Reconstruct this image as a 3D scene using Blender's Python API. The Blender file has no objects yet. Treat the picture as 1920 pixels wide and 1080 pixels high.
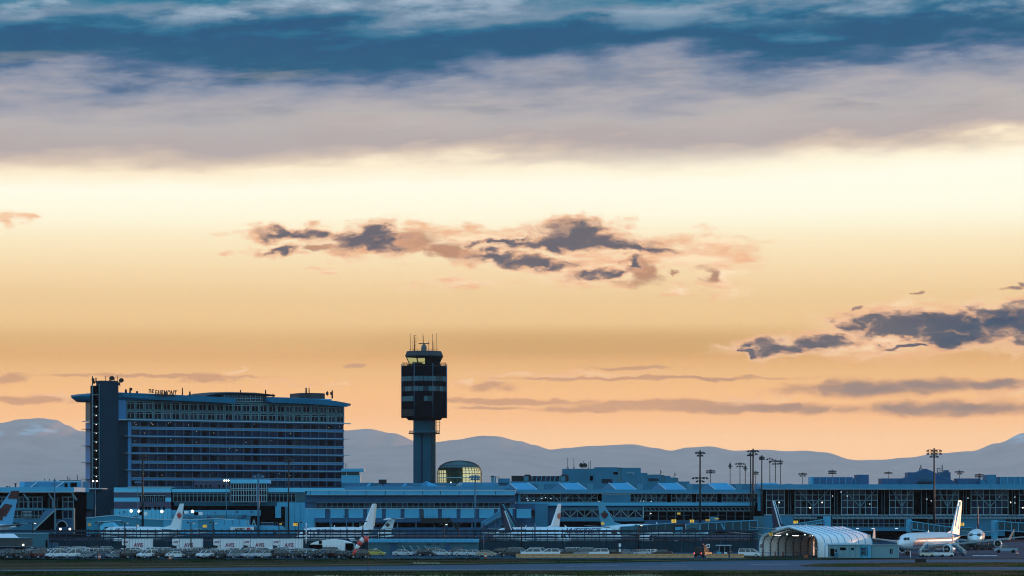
import bpy, bmesh, math, random
from mathutils import Vector, Matrix
random.seed(7)
sc = bpy.context.scene
COL = sc.collection
F = 5100.0; H = 11.0                       # focal length in photo pixels, eye height
# ------------------------------------------------------------------ camera
cam_d = bpy.data.cameras.new('camera'); cam = bpy.data.objects.new('camera', cam_d); COL.objects.link(cam)
cam.location = (0, 0, H); cam.rotation_euler = (math.radians(90), 0, 0)
cam_d.sensor_width = 36; cam_d.lens = 36*F/1920; cam_d.shift_y = (950-540)/1920
cam_d.clip_start = 1; cam_d.clip_end = 60000
sc.camera = cam
sc.render.engine = 'CYCLES'
sc.cycles.use_denoising = True; sc.cycles.pixel_filter_type = 'BLACKMAN_HARRIS'; sc.cycles.filter_width = 1.1
sc.cycles.max_bounces = 6; sc.cycles.transparent_max_bounces = 12; sc.cycles.volume_bounces = 2
sc.view_settings.view_transform = 'Standard'; sc.view_settings.look = 'None'
sc.view_settings.exposure = 0; sc.view_settings.gamma = 1
HAZE_D = 1.7e-5; HAZE_J = (.36, .34, .41); HILL = (.60, .38, .32)
SUN_AZ, SUN_EL = math.radians(42), math.radians(2.2)      # azimuth clockwise from the view axis (+Y)

def lin(c):
    return tuple((x/255/12.92) if x/255 <= .04045 else ((x/255+.055)/1.055)**2.4 for x in c) + (1,)

# ------------------------------------------------------------------ world: dusk sky
class G:
    """tiny expression layer over shader math nodes"""
    def __init__(s, nt, sock): s.nt, s.s = nt, sock
    def m(s, op, *a, clamp=False):
        n = s.nt.nodes.new('ShaderNodeMath'); n.operation = op; n.use_clamp = clamp
        for i, x in enumerate((s,)+a):
            if isinstance(x, G): s.nt.links.new(x.s, n.inputs[i])
            else: n.inputs[i].default_value = x
        return G(s.nt, n.outputs[0])
    def __add__(s, o): return s.m('ADD', o)
    def __sub__(s, o): return s.m('SUBTRACT', o)
    def __mul__(s, o): return s.m('MULTIPLY', o)
    def __rsub__(s, o): return (s*-1.0)+o
    def mx(s, o): return s.m('MAXIMUM', o)
    def step(s, a, b, to0=0.0, to1=1.0):
        n = s.nt.nodes.new('ShaderNodeMapRange'); n.interpolation_type = 'SMOOTHSTEP'
        s.nt.links.new(s.s, n.inputs[0])
        for i, x in zip((1, 2, 3, 4), (a, b, to0, to1)): n.inputs[i].default_value = x
        return G(s.nt, n.outputs[0])

world = bpy.data.worlds.new('World'); sc.world = world; world.use_nodes = True
wt = world.node_tree; wt.nodes.clear()
def wn(t): return wt.nodes.new(t)
def wvec(x, y, z=0.0):
    n = wn('ShaderNodeCombineXYZ')
    for i, q in enumerate((x, y, z)):
        if isinstance(q, G): wt.links.new(q.s, n.inputs[i])
        else: n.inputs[i].default_value = q
    return n.outputs[0]
def wnoise(vec, scale=1.0, detail=5.0, rough=.55):
    n = wn('ShaderNodeTexNoise'); n.inputs['Scale'].default_value = scale
    n.inputs['Detail'].default_value = detail; n.inputs['Roughness'].default_value = rough
    wt.links.new(vec, n.inputs['Vector']); return n
def wmix(fac, a, b):
    n = wn('ShaderNodeMix'); n.data_type = 'RGBA'
    for i, q in ((0, fac), (6, a), (7, b)):
        if isinstance(q, G): wt.links.new(q.s, n.inputs[i])
        elif isinstance(q, bpy.types.NodeSocket): wt.links.new(q, n.inputs[i])
        else: n.inputs[i].default_value = q
    return n.outputs[2]
def wramp(fac, stops, interp='B_SPLINE'):
    n = wn('ShaderNodeValToRGB'); r = n.color_ramp; r.interpolation = interp
    while len(r.elements) > 1: r.elements.remove(r.elements[0])
    for i, (p, c) in enumerate(stops):
        e = r.elements[0] if i == 0 else r.elements.new(p)
        e.position = p; e.color = c
    wt.links.new(fac.s, n.inputs[0]); return n.outputs[0]
tc = wn('ShaderNodeTexCoord'); sep = wn('ShaderNodeSeparateXYZ'); wt.links.new(tc.outputs['Generated'], sep.inputs[0])
dx, dy, dz = (G(wt, sep.outputs[i]) for i in range(3))
az = dx.m('ARCTAN2', dy)                    # 0 on the view axis, positive to the north-west side where the sun sets
el = dz.m('ARCSINE')
u = az*F + 960.0                            # sky coordinates: 5100 units per radian
v = 950.0 - el*F
# stratus sheet in the upper part, ragged by stretched noise
n1 = wnoise(wvec(u*(1/540.), v*(1/105.)+u*(1/2600.)), 1.0, 6.0, .58)
n2 = wnoise(wvec(u*(1/150.)+7.3, v*(1/42.)+u*(1/900.)), 1.0, 6.0, .6)
N1 = G(wt, n1.outputs[0]) - .5; N2 = G(wt, n2.outputs[0]) - .5
amp = v.step(150, 430, 1.0, 0.0)
tilt = (u-960.0).m('MINIMUM', 1500.0).m('MAXIMUM', -1500.0) * .028
vd = v + tilt*v.step(520, 250, 0., 1.) + N1*amp*230.0 + N2*amp*110.0 + (u-960.0)*v.step(240, 60)*-.012
f = (950.0 - vd)*(1/1000.)
S = [(950,(240,186,150)),(860,(252,203,162)),(820,(250,201,158)),(780,(247,190,142)),(740,(246,190,138)),(700,(236,186,134)),(670,(225,174,122)),(640,(222,179,127)),
     (605,(236,197,146)),(560,(238,202,153)),(500,(247,219,176)),(450,(251,233,196)),(405,(255,247,220)),(350,(255,252,232)),
     (318,(254,236,206)),(296,(214,194,178)),(270,(182,170,170)),(225,(184,177,177)),(185,(166,164,174)),(150,(134,144,166)),
     (126,(86,112,146)),(104,(38,94,128)),(70,(24,90,128)),(48,(66,116,148)),(22,(118,142,166)),(-10,(58,122,152)),(-45,(36,98,138))]
base = wramp(f, [((950-y)/1000., lin(c)) for y, c in S], 'LINEAR')
# pale broken patches in the topmost layer
n3 = wnoise(wvec(u*(1/230.)+3.1, v*(1/62.)+1.7+u*(1/1500.)), 1.0, 7.0, .62)
pale = G(wt, n3.outputs[0]).step(.47, .66) * v.step(80, 20) * u.step(1500, 200, .5, .95)
base = wmix(pale, base, lin((170, 186, 204)))
n4 = wnoise(wvec(u*(1/300.)+9.1, v*(1/46.)+4.7+u*(1/1800.)), 1.0, 7.0, .62)
pale2 = G(wt, n4.outputs[0]).step(.48, .70) * v.step(95, 140) * v.step(290, 215) * .30
base = wmix(pale2, base, lin((205, 190, 184)))
dk = G(wt, n4.outputs[0]).step(.50, .30) * v.step(110, 140) * v.step(250, 200) * .38
base = wmix(dk, base, lin((92, 114, 142)))
# brighter gap under the sheet towards the sun, duller on the left
warm = v.step(470, 360)*v.step(270, 320)*u.step(300, 1900)*.55
base = wmix(warm, base, lin((255, 255, 236)))
dull = v.step(600, 640)*v.step(680, 655)*u.step(500, 1000)*u.step(1700, 1250)*.5
base = wmix(dull, base, lin((202, 158, 108)))

# separate clouds: ellipses in sky coordinates, torn by warped noise
def PX(px): return math.atan((px-960)/F)*F + 960
def PY(px, py): return 950 - math.atan((950-py)/math.hypot(F, px-960))*F
nw = wnoise(wvec(u*(1/60.), v*(1/30.)), 1.0, 4.0, .52)
wsep = wn('ShaderNodeSeparateColor'); wt.links.new(nw.outputs['Color'], wsep.inputs[0])
wu = u + (G(wt, wsep.outputs[0])-.5)*150.0
wv = v + (G(wt, wsep.outputs[1])-.5)*60.0
UV = wvec(wu, wv); UVG = wvec(wu, v + (G(wt, wsep.outputs[1])-.5)*24.0)
def field(ell, UV=UV):
    out = None
    for cx, cy, rx, ry in ell:
        a = wn('ShaderNodeVectorMath'); a.operation = 'SUBTRACT'; wt.links.new(UV, a.inputs[0]); a.inputs[1].default_value = (PX(cx), PY(cx, cy), 0)
        b = wn('ShaderNodeVectorMath'); b.operation = 'MULTIPLY'; wt.links.new(a.outputs[0], b.inputs[0]); b.inputs[1].default_value = (1/rx, 1/ry, 0)
        c = wn('ShaderNodeVectorMath'); c.operation = 'LENGTH'; wt.links.new(b.outputs[0], c.inputs[0])
        g = G(wt, c.outputs['Value'])
        out = g if out is None else out.m('MINIMUM', g)
    return out
PEACH = [(800,444,115,34),(880,440,110,20),(1320,472,110,40),(1230,470,130,36),(1357,519,40,36),(875,532,100,13),(1275,543,32,13),(760,532,20,9),
         (422,472,32,5),(22,407,44,14),(1110,500,150,40),(1640,636,200,42),(1700,600,150,44),(1860,580,60,14),(1400,748,80,12),(930,718,26,15),
         (440,692,24,6),(1880,735,90,14),(620,510,30,7),(850,716,20,10),(1050,700,200,7),(560,716,120,4),(90,748,60,10)]
GREY = [(1640,729,165,14),(1600,722,60,14),(1750,722,100,13),(1870,722,90,10),(1790,765,190,14),(1400,765,260,9),(1240,757,190,8),(1180,690,72,3.5),(1220,709,270,3.5),
        (960,752,170,5),(930,764,60,4),(1130,764,120,7),(917,724,42,10),(397,709,42,10),(290,706,180,3.5),(24,708,36,10),(22,750,50,7),(85,752,46,8),(665,689,24,5),
        (1610,575,8,5),(1890,540,22,4),(1915,533,10,6),(850,470,44,13),(1200,509,32,24),(1260,513,8,9),(1730,550,10,4),(600,466,26,6),(760,452,60,18),(1340,515,18,12)]
DARK = [(548,438,86,14),(524,469,48,8),(692,453,88,27),(704,436,46,20),(1085,434,74,28),(1090,456,175,15),(950,452,110,8),(1190,463,95,13),
        (940,482,68,15),(1000,492,80,16),(1120,512,58,12),(1185,500,26,17),(1470,650,92,15),(1545,640,72,17),(1590,606,34,12),(1640,602,58,20),(1690,617,56,20),
        (1740,602,66,24),(1790,628,125,23),(1880,602,84,36),(1925,614,80,42),(1710,650,66,7),(1400,657,20,5),(1800,612,190,30),(1680,612,120,20),(1085,447,120,22)]
nt5 = wnoise(wvec(wu*(1/44.)+2., wv*(1/26.)), 1.0, 6.0, .56)
T5 = G(wt, nt5.outputs[0]) - .5
nt6 = wnoise(wvec(u*(1/90.)+5., v*(1/22.)+2.), 1.0, 5.0, .6)
T6 = G(wt, nt6.outputs[0]) - .5
fp, fg, fd = field(PEACH), field(GREY, UVG), field(DARK)
lump = T6*.55 + T5*.75
fpp = fp.m('MINIMUM', fd*.68) + lump*1.7
aP = fpp.step(1.18, .35)
colP = wmix(T6.step(-.14, .14), lin((240, 186, 146)), lin((255, 226, 190)))
colP = wmix(v.step(640, 700)*.6, colP, lin((238, 182, 138)))
skyc = wmix(aP*.95, base, colP)
fg2 = fg*.80 + lump*1.0
colG = wmix(v.step(560, 700), lin((186, 136, 112)), lin((206, 158, 128)))
colG = wmix(fg2.step(.95, .1)*u.step(1150, 1650)*.9, colG, lin((140, 126, 130)))
skyc = wmix(fg2.step(1.15, .45)*.92, skyc, colG)
fd2 = fd*.93 + lump*1.25
colD = wmix(fd2.step(.98, .30), lin((232, 178, 144)), lin((104, 100, 112)))
colD = wmix(fd2.step(.75, .0)*u.step(1600, 1880), colD, lin((58, 80, 108)))
colD = wmix(T5.step(.0, .14)*fd2.step(.1, .8)*.55, colD, lin((238, 176, 136)))
skyc = wmix(fd2.step(1.26, .48)*.97, skyc, colD)
# what the haze in front of it takes away and adds
elc = el.m('MAXIMUM', .004)
Tr = ((elc.m('SINE').m('POWER', -1.0)*1009.0).m('MINIMUM', 32500.0)*(-HAZE_D)).m('EXPONENT')
def comp(c, j):
    g = wn('ShaderNodeSeparateColor'); wt.links.new(c, g.inputs[0]); cc = wn('ShaderNodeCombineColor')
    iT = Tr.m('POWER', -1.0)
    for k in range(3):
        q = ((G(wt, g.outputs[k]) - (1.0-Tr)*j[k])*iT).m('MAXIMUM', 0.0); wt.links.new(q.s, cc.inputs[k])
    return cc.outputs[0]
fwd = az.m('ABSOLUTE').step(1.25, .35)
skyc = wmix(fwd, skyc, comp(skyc, HAZE_J))
# the dome above the frame and away from the sunset: blue dusk cloud, lighter to the east
up = el.step(.19, .55)
skyc = wmix(up, skyc, (.09, .28, .46, 1))
hi = el.step(.45, 1.3)
skyc = wmix(hi, skyc, (.16, .42, .88, 1))
away = (az.m('ABSOLUTE')).step(.55, 1.65)
easte = wramp(el*(1/1.57), [(0., (.62, .88, 1.35, 1)), (.15, (.48, .84, 1.5, 1)), (.5, (.30, .66, 1.3, 1)), (1., (.16, .42, .88, 1))])
skyc = wmix(away, skyc, easte)
# below the horizon: dull blue ground haze
skyc = wmix(el.step(.0, -.06), skyc, (.05, .09, .12, 1))
nis = wn('ShaderNodeTexSky'); nis.sky_type = 'NISHITA'; nis.sun_disc = False
nis.sun_elevation = SUN_EL; nis.sun_rotation = SUN_AZ; nis.air_density = 1.2; nis.ozone_density = 3
add = wn('ShaderNodeMix'); add.data_type = 'RGBA'; add.blend_type = 'ADD'; add.inputs[0].default_value = .003
wt.links.new(skyc, add.inputs[6]); wt.links.new(nis.outputs[0], add.inputs[7])
bg = wn('ShaderNodeBackground'); bg.inputs[1].default_value = 1.0
wt.links.new(add.outputs[2], bg.inputs[0])
wo = wn('ShaderNodeOutputWorld'); wt.links.new(bg.outputs[0], wo.inputs[0])
world.cycles.sampling_method = 'MANUAL'; world.cycles.sample_map_resolution = 1024

# ------------------------------------------------------------------ sun, almost set, behind and to the right
sd = bpy.data.lights.new('sun', 'SUN'); sun = bpy.data.objects.new('sun', sd); COL.objects.link(sun)
sd.energy = 2.4; sd.angle = math.radians(.6); sd.color = (1.0, .48, .22)
sv = Vector((math.sin(SUN_AZ)*math.cos(SUN_EL), math.cos(SUN_AZ)*math.cos(SUN_EL), math.sin(SUN_EL)))
sun.rotation_euler = sv.to_track_quat('Z', 'Y').to_euler()
# ------------------------------------------------------------------ helpers
def X(px, Y): return (px-960)/F*Y
def Z(py, Y): return H + (950-py)/F*Y
MATS = {}
def mat(name, c, rough=.6, metal=0., spec=.5, var=0., scale=1., emit=None, es=0., alpha=None, bump=0., stretch=None, coat=0.):
    if name in MATS: return MATS[name]
    m = bpy.data.materials.new(name); m.use_nodes = True; nt = m.node_tree; b = nt.nodes['Principled BSDF']
    b.inputs['Roughness'].default_value = rough; b.inputs['Metallic'].default_value = metal
    b.inputs['Specular IOR Level'].default_value = spec; b.inputs['Coat Weight'].default_value = coat
    c4 = tuple(c)+(1,); b.inputs['Base Color'].default_value = c4
    if var or bump:
        t = nt.nodes.new('ShaderNodeTexCoord'); mp = nt.nodes.new('ShaderNodeMapping'); nt.links.new(t.outputs['Object'], mp.inputs[0])
        if stretch: mp.inputs['Scale'].default_value = stretch
        n = nt.nodes.new('ShaderNodeTexNoise'); n.inputs['Scale'].default_value = scale; n.inputs['Detail'].default_value = 6; n.inputs['Roughness'].default_value = .65
        nt.links.new(mp.outputs[0], n.inputs['Vector'])
        if var:
            r = nt.nodes.new('ShaderNodeValToRGB')
            r.color_ramp.elements[0].position = .3; r.color_ramp.elements[1].position = .7
            r.color_ramp.elements[0].color = tuple(x*(1-var) for x in c)+(1,); r.color_ramp.elements[1].color = tuple(min(1, x*(1+var)) for x in c)+(1,)
            nt.links.new(n.outputs[0], r.inputs[0]); nt.links.new(r.outputs[0], b.inputs['Base Color'])
        if bump:
            bp = nt.nodes.new('ShaderNodeBump'); bp.inputs['Strength'].default_value = bump; bp.inputs['Distance'].default_value = .05
            nt.links.new(n.outputs[0], bp.inputs['Height']); nt.links.new(bp.outputs[0], b.inputs['Normal'])
    if emit: b.inputs['Emission Color'].default_value = tuple(emit)+(1,); b.inputs['Emission Strength'].default_value = es
    if alpha is not None: b.inputs['Alpha'].default_value = alpha
    MATS[name] = m; return m

class MB:
    def __init__(s): s.v = []; s.f = []; s.mi = []; s.cur = 0; s.sm = []
    def face(s, idx, smooth=False): s.f.append(tuple(idx)); s.mi.append(s.cur); s.sm.append(smooth)
    def poly(s, pts): i = len(s.v); s.v += [tuple(p) for p in pts]; s.face(range(i, i+len(pts))); return s
    def box(s, x0, x1, y0, y1, z0, z1):
        i = len(s.v); s.v += [(x, y, z) for z in (z0, z1) for y in (y0, y1) for x in (x0, x1)]
        for q in ((0,2,3,1),(4,5,7,6),(0,1,5,4),(2,6,7,3),(0,4,6,2),(1,3,7,5)): s.face([i+k for k in q])
        return s
    def hull8(s, p):      # 8 corners ordered like box
        i = len(s.v); s.v += [tuple(q) for q in p]
        for q in ((0,2,3,1),(4,5,7,6),(0,1,5,4),(2,6,7,3),(0,4,6,2),(1,3,7,5)): s.face([i+k for k in q])
        return s
    def prism(s, prof, a, b, axis='y'):   # prof: list of 2D points, extruded from a to b along axis; axis y: (x,z); axis x: (y,z); axis z: (x,y)
        n = len(prof); i = len(s.v)
        for t in (a, b):
            for p, q in prof:
                s.v.append({'y': (p, t, q), 'x': (t, p, q), 'z': (p, q, t)}[axis])
        s.face([i+k for k in range(n)]); s.face([i+n+k for k in reversed(range(n))])
        for k in range(n):
            j = (k+1) % n; s.face((i+k, i+n+k, i+n+j, i+j))
        return s
    def tube(s, p, q, r, r2=None, n=6, smooth=True):
        p, q = Vector(p), Vector(q); r2 = r if r2 is None else r2
        d = (q-p).normalized(); a = d.orthogonal().normalized(); b = d.cross(a); i = len(s.v)
        for c, rr in ((p, r), (q, r2)):
            for k in range(n):
                t = 2*math.pi*k/n; s.v.append(tuple(c + a*math.cos(t)*rr + b*math.sin(t)*rr))
        for k in range(n): j = (k+1) % n; s.face((i+k, i+j, i+n+j, i+n+k), smooth)
        s.face([i+k for k in reversed(range(n))]); s.face([i+n+k for k in range(n)])
        return s
    def bar(s, p, q, w, h=None):   # square bar between two points
        h = w if h is None else h
        p, q = Vector(p), Vector(q); d = (q-p).normalized()
        up = Vector((0, 0, 1)) if abs(d.z) < .95 else Vector((0, 1, 0))
        a = d.cross(up).normalized()*w/2; b = a.cross(d).normalized()*h/2
        return s.hull8([p-a-b, p+a-b, q-a-b, q+a-b, p-a+b, p+a+b, q-a+b, q+a+b])
    def lathe(s, prof, n=16, c=(0, 0, 0), sx=1, sy=1, smooth=True, a0=0., a1=2*math.pi):
        i = len(s.v); full = abs(a1-a0-2*math.pi) < 1e-6; m = n if full else n+1
        for r, z in prof:
            for k in range(m):
                t = a0 + (a1-a0)*k/n; s.v.append((c[0]+r*math.cos(t)*sx, c[1]+r*math.sin(t)*sy, c[2]+z))
        for a in range(len(prof)-1):
            for k in range(n):
                j = (k+1) % m; s.face((i+a*m+k, i+a*m+j, i+(a+1)*m+j, i+(a+1)*m+k), smooth)
        return s
    def sphere(s, c, r, n=8, sz=1.):
        return s.lathe([(r*math.cos(t)+1e-4, r*sz*math.sin(t)) for t in [math.pi*(k/6-.5) for k in range(7)]], n, c)
    def mesh(s, name, mats):
        me = bpy.data.meshes.new(name); me.from_pydata(s.v, [], s.f)
        for m in (mats if isinstance(mats, (list, tuple)) else [mats]): me.materials.append(m)
        me.polygons.foreach_set('material_index', s.mi); me.polygons.foreach_set('use_smooth', s.sm)
        bm = bmesh.new(); bm.from_mesh(me); bmesh.ops.recalc_face_normals(bm, faces=bm.faces); bm.to_mesh(me); bm.free()
        me.update(); return me
    def build(s, name, mats, parent=None, loc=None, kind=None, label=None):
        """vertices are world coordinates unless loc is given; a parent only shifts the origin"""
        me = s.mesh(name, mats); o = bpy.data.objects.new(name, me); COL.objects.link(o)
        if parent is not None:
            o.parent = parent
            if loc is None: me.transform(Matrix.Translation(-offs(parent)))
        if loc is not None: o.location = loc
        if kind: o['kind'] = kind
        if label: o['label'] = label
        return o
def wloc(o):
    w = Vector((0, 0, 0))
    while o is not None: w = w + o.location; o = o.parent
    return w
def offs(o):
    q = o
    while q is not None:
        if q.get('local'): return Vector((0, 0, 0))
        q = q.parent
    return wloc(o)
def put(name, me, parent, loc, rot=(0, 0, 0)):
    loc = Vector(loc) - offs(parent)
    o = bpy.data.objects.new(name, me); COL.objects.link(o); o.parent = parent; o.location = loc; o.rotation_euler = rot; return o
def tag(o, label, cat, group=None):
    o['label'] = label; o['category'] = cat
    if group: o['group'] = group
    return o
def thing(name, label, cat, loc=(0, 0, 0), rz=0., group=None, local=False):
    o = bpy.data.objects.new(name, None); COL.objects.link(o); o.location = loc; o.rotation_euler = (0, 0, rz); o.empty_display_size = .5
    if local: o['local'] = 1
    return tag(o, label, cat, group)
KIDS = {}
def dup(root, loc, rz=None, label=None, mats=None):
    """copy of a thing with its parts and their sub-parts; mats maps part name -> material for that copy"""
    def cp(o, par):
        c = o.copy(); COL.objects.link(c)
        if par is not None: c.parent = par
        b = o.name.split('.')[0]
        if mats and b in mats and o.type == 'MESH':
            c.material_slots[0].link = 'OBJECT'; c.material_slots[0].material = mats[b]
        for ch in kids(o): cp(ch, c)
        return c
    r = cp(root, None); r.location = loc
    if rz is not None: r.rotation_euler = (0, 0, rz)
    if label: r['label'] = label
    return r
def kids(o):
    if o.name not in KIDS: KIDS[o.name] = [c for c in bpy.data.objects if c.parent is o]
    return KIDS[o.name]
def struct(mb, name, m):
    o = mb.build(name, m); o['kind'] = 'structure'; return o

def bx(mb, px0, px1, py0, py1, Y, d):        # a box whose front face spans the given sight lines at distance Y
    return mb.box(X(px0, Y), X(px1, Y), Y, Y+d, Z(py1, Y), Z(py0, Y))
def text_mesh(s, size, depth=.03, bold=True, shear=0.):
    cu = bpy.data.curves.new('lettering', 'FONT'); cu.body = s; cu.size = size; cu.extrude = depth; cu.align_x = 'CENTER'; cu.align_y = 'CENTER'; cu.shear = shear
    if bold: cu.offset = size*.018
    cu.resolution_u = 3
    o = bpy.data.objects.new('tmp', cu); COL.objects.link(o)
    dg = bpy.context.evaluated_depsgraph_get(); me = bpy.data.meshes.new_from_object(o.evaluated_get(dg)); me.name = 'lettering'
    bpy.data.objects.remove(o); bpy.data.curves.remove(cu); me.materials.clear(); return me
def text(s, size, m, parent, loc, rz=0., depth=.03, shear=0., sx=1.):
    me = text_mesh(s, size, depth, shear=shear); me.materials.append(m)
    if sx != 1: me.transform(Matrix.Diagonal((sx, 1, 1, 1)))
    me.transform(Matrix.Rotation(math.pi/2, 4, 'X'))
    return put('lettering', me, parent, loc, (0, 0, rz))
BOXC = {}
def boxmesh(w, d, h, m, nm):
    k = (round(w, 3), round(d, 3), round(h, 3), m.name, nm)
    if k not in BOXC: BOXC[k] = MB().box(-w/2, w/2, 0, d, -h/2, h/2).mesh(nm, m)
    return BOXC[k]
def grid(T, x0, x1, z0, z1, y, cols, rows, fm, gms, fw=.16, panes=True, rnd=None, fd=.14, heavy=0):
    """glazing on the plane y, facing -y: panes behind, mullions and transoms in front"""
    rnd = rnd or random.Random(int(abs(x0*7)+z0*3)); w = (x1-x0)/cols
    zs = [z0+(z1-z0)*k/rows for k in range(rows+1)] if isinstance(rows, int) else [z0+(z1-z0)*k for k in rows]
    if panes:
        for i in range(cols):
            for j in range(len(zs)-1):
                h = zs[j+1]-zs[j]; gm_ = rnd.choice(gms)
                put('pane', boxmesh(w-.02, .05, h-.02, gm_, 'pane'), T, (x0+(i+.5)*w, y+rnd.uniform(0, .03), (zs[j]+zs[j+1])/2))
    else:
        MB().box(x0, x1, y, y+.05, z0, z1).build('glazing', gms[0], T)
    for i in range(cols+1):
        ww = fw*(1.8 if heavy and i % heavy == 0 else 1)
        put('mullion', boxmesh(ww, fd, z1-z0+fw, fm, 'mullion'), T, (x0+i*w, y-fd-.012, (z0+z1)/2))
    for z in zs:
        put('transom', boxmesh(x1-x0-fw, fd*.8, fw, fm, 'transom'), T, ((x0+x1)/2, y-fd*.8-.03, z))
def pgrid(T, px0, px1, py0, py1, Y, cols, rows, fm, gms, **k):
    if not isinstance(rows, int): rows = [1-r for r in reversed(rows)]
    grid(T, X(px0, Y), X(px1, Y), Z(py1, Y), Z(py0, Y), Y, cols, rows, fm, gms, **k)
# ------------------------------------------------------------------ haze
hz = MB().box(-9500, 9500, -150, 32600, -1, 1020).build('haze', [])
hz['kind'] = 'stuff'; hz['label'] = 'thin dusk haze over the airport and the hills'
hm = bpy.data.materials.new('haze'); hm.use_nodes = True; hm.node_tree.nodes.clear()
pv = hm.node_tree.nodes.new('ShaderNodeVolumePrincipled'); ho = hm.node_tree.nodes.new('ShaderNodeOutputMaterial')
pv.inputs['Color'].default_value = (1, .95, .93, 1); pv.inputs['Density'].default_value = HAZE_D; pv.inputs['Anisotropy'].default_value = 0.
hm.node_tree.links.new(pv.outputs[0], ho.inputs['Volume']); hz.data.materials.append(hm)
# ------------------------------------------------------------------ hills
def ridge(name, pts, Y, depth, seed, m, amp):
    rnd = random.Random(seed); mb = MB(); cols = 260; rows = 22
    x0, x1 = pts[0][0], pts[-1][0]
    from mathutils import noise as NZ
    for j in range(rows+1):
        t = j/rows
        for i in range(cols+1):
            px = x0 + (x1-x0)*i/cols
            k = max(q for q in range(len(pts)-1) if pts[q][0] <= px) if px > x0 else 0
            a, b = pts[k], pts[k+1]; w = (px-a[0])/(b[0]-a[0]); w = w*w*(3-2*w)
            py = a[1]+(b[1]-a[1])*w
            zt = Z(py, Y)
            yy = Y - depth*t
            s = (1-t)**1.15
            fold = NZ.fractal(Vector((px/70+seed, t*3.2, seed)), 1., 2., 6)*amp
            z = zt*s + fold*min(1, t*5+.02)*(1-t) + NZ.fractal(Vector((px/9., seed, 0)), 1., 2., 4)*amp*.05*(1-t)
            mb.v.append((X(px, Y), yy, max(z, -2) if t < 1 else -3))
    n = cols+1
    for j in range(rows):
        for i in range(cols): mb.face((j*n+i, j*n+i+1, (j+1)*n+i+1, (j+1)*n+i), True)
    o = mb.build(name, m); o['kind'] = 'structure'; return o
def hillmat(name, c, snow_cloud):
    m = mat(name, c, rough=1., spec=0., var=.15, scale=.002)
    if snow_cloud:
        nt = m.node_tree; b = nt.nodes['Principled BSDF']; ge = nt.nodes.new('ShaderNodeNewGeometry'); sx = nt.nodes.new('ShaderNodeSeparateXYZ')
        nt.links.new(ge.outputs['Position'], sx.inputs[0])
        n = nt.nodes.new('ShaderNodeTexNoise'); n.inputs['Scale'].default_value = .004; n.inputs['Detail'].default_value = 7
        mpn = nt.nodes.new('ShaderNodeMapping'); mpn.inputs['Scale'].default_value = (1, .5, 2.2)
        nt.links.new(ge.outputs['Position'], mpn.inputs[0]); nt.links.new(mpn.outputs[0], n.inputs['Vector'])
        zz = G(nt, sx.outputs[2]); xx = G(nt, sx.outputs[0]); nn = G(nt, n.outputs[0])
        k = zz.step(snow_cloud[2]-60, snow_cloud[2]+30)*zz.step(snow_cloud[3]+60, snow_cloud[3]-30)*xx.step(snow_cloud[0]-160, snow_cloud[0]+160)*xx.step(snow_cloud[1]+160, snow_cloud[1]-160)*nn.step(.44, .62)
        old = b.inputs['Base Color'].links[0].from_socket
        mx = nt.nodes.new('ShaderNodeMix'); mx.data_type = 'RGBA'; nt.links.new(k.s, mx.inputs[0]); nt.links.new(old, mx.inputs[6]); mx.inputs[7].default_value = (.75, .66, .62, 1)
        nt.links.new(mx.outputs[2], b.inputs['Base Color'])
    return m
R1 = [(-250,830),(-100,805),(0,793),(40,786),(75,784),(105,787),(125,797),(150,808),(200,817),(300,812),(420,806),(520,812),(600,809),(648,807),(690,804),(735,812),(790,830),
      (850,868),(950,900),(1050,930),(1150,948)]
R2 = [(500,860),(600,850),(740,836),(817,829),(850,825),(905,817),(930,818),(975,827),(1000,834),(1033,843),(1060,840),(1110,836),(1185,833),(1230,840),(1257,845),
      (1290,839),(1330,837),(1380,845),(1430,843),(1480,846),(1510,845),(1545,848),(1600,862),(1640,870),(1700,885),(1800,905),(2000,930)]
R3 = [(1300,920),(1400,900),(1500,880),(1560,868),(1600,863),(1650,862),(1700,858),(1760,850),(1820,846),(1870,831),(1920,812),(1960,800),(2050,785),(2200,800)]
ridge('mountain_ridge', R1, 30000, 7000, 3, hillmat('forest_far_left', HILL, (X(35,30000), X(128,30000), Z(822,30000), Z(799,30000))), 22)  # pale patch on this slope stands for a cloud bank before it
ridge('mountain_ridge', R2, 27500, 6000, 11, hillmat('forest_middle', HILL, None), 16)
ridge('mountain_ridge', R3, 30500, 7000, 19, hillmat('forest_right', HILL, (X(1885,30500), X(2000,30500), Z(830,30500), Z(810,30500))), 22)
# ------------------------------------------------------------------ ground
gm = mat('dark_grass', (.004, .016, .005), rough=1., spec=.1, var=.6, scale=.35, bump=.3, stretch=(.25, 1, 1))
struct(MB().poly([(-9400, -100, 0), (9400, -100, 0), (9400, 32000, 0), (-9400, 32000, 0)]), 'ground', gm)
# ------------------------------------------------------------------ materials
def bm(name, c, *a, **k): return mat(name, (c[0]*.24, c[1]*.80, c[2]*.98), *a, **k)
PANEL = bm('pale_blue_panel', (.21, .44, .57), .55, var=.10, scale=.25)
BRIGHT = bm('bright_band_panel', (.40, .64, .76), .5, var=.08, scale=.3)
FASCIA = bm('blue_fascia', (.075, .27, .38), .5, var=.12, scale=.2)
SOFFIT = bm('deep_blue_cladding', (.012, .095, .18), .6, var=.15, scale=.2)
MECH = bm('plant_room_cladding', (.035, .19, .27), .6, var=.15, scale=.15)
MECHL = bm('grey_plant_box', (.16, .24, .28), .6, var=.1, scale=.3)
FRAME = mat('pale_window_frame', (.24, .40, .46), .45)
FRAME2 = mat('dull_window_frame', (.07, .17, .22), .5)
RIM = mat('pale_metal_edge', (.34, .50, .58), .35)
GL = mat('dark_glass', (.001, .003, .010), .15, spec=.05)
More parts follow.
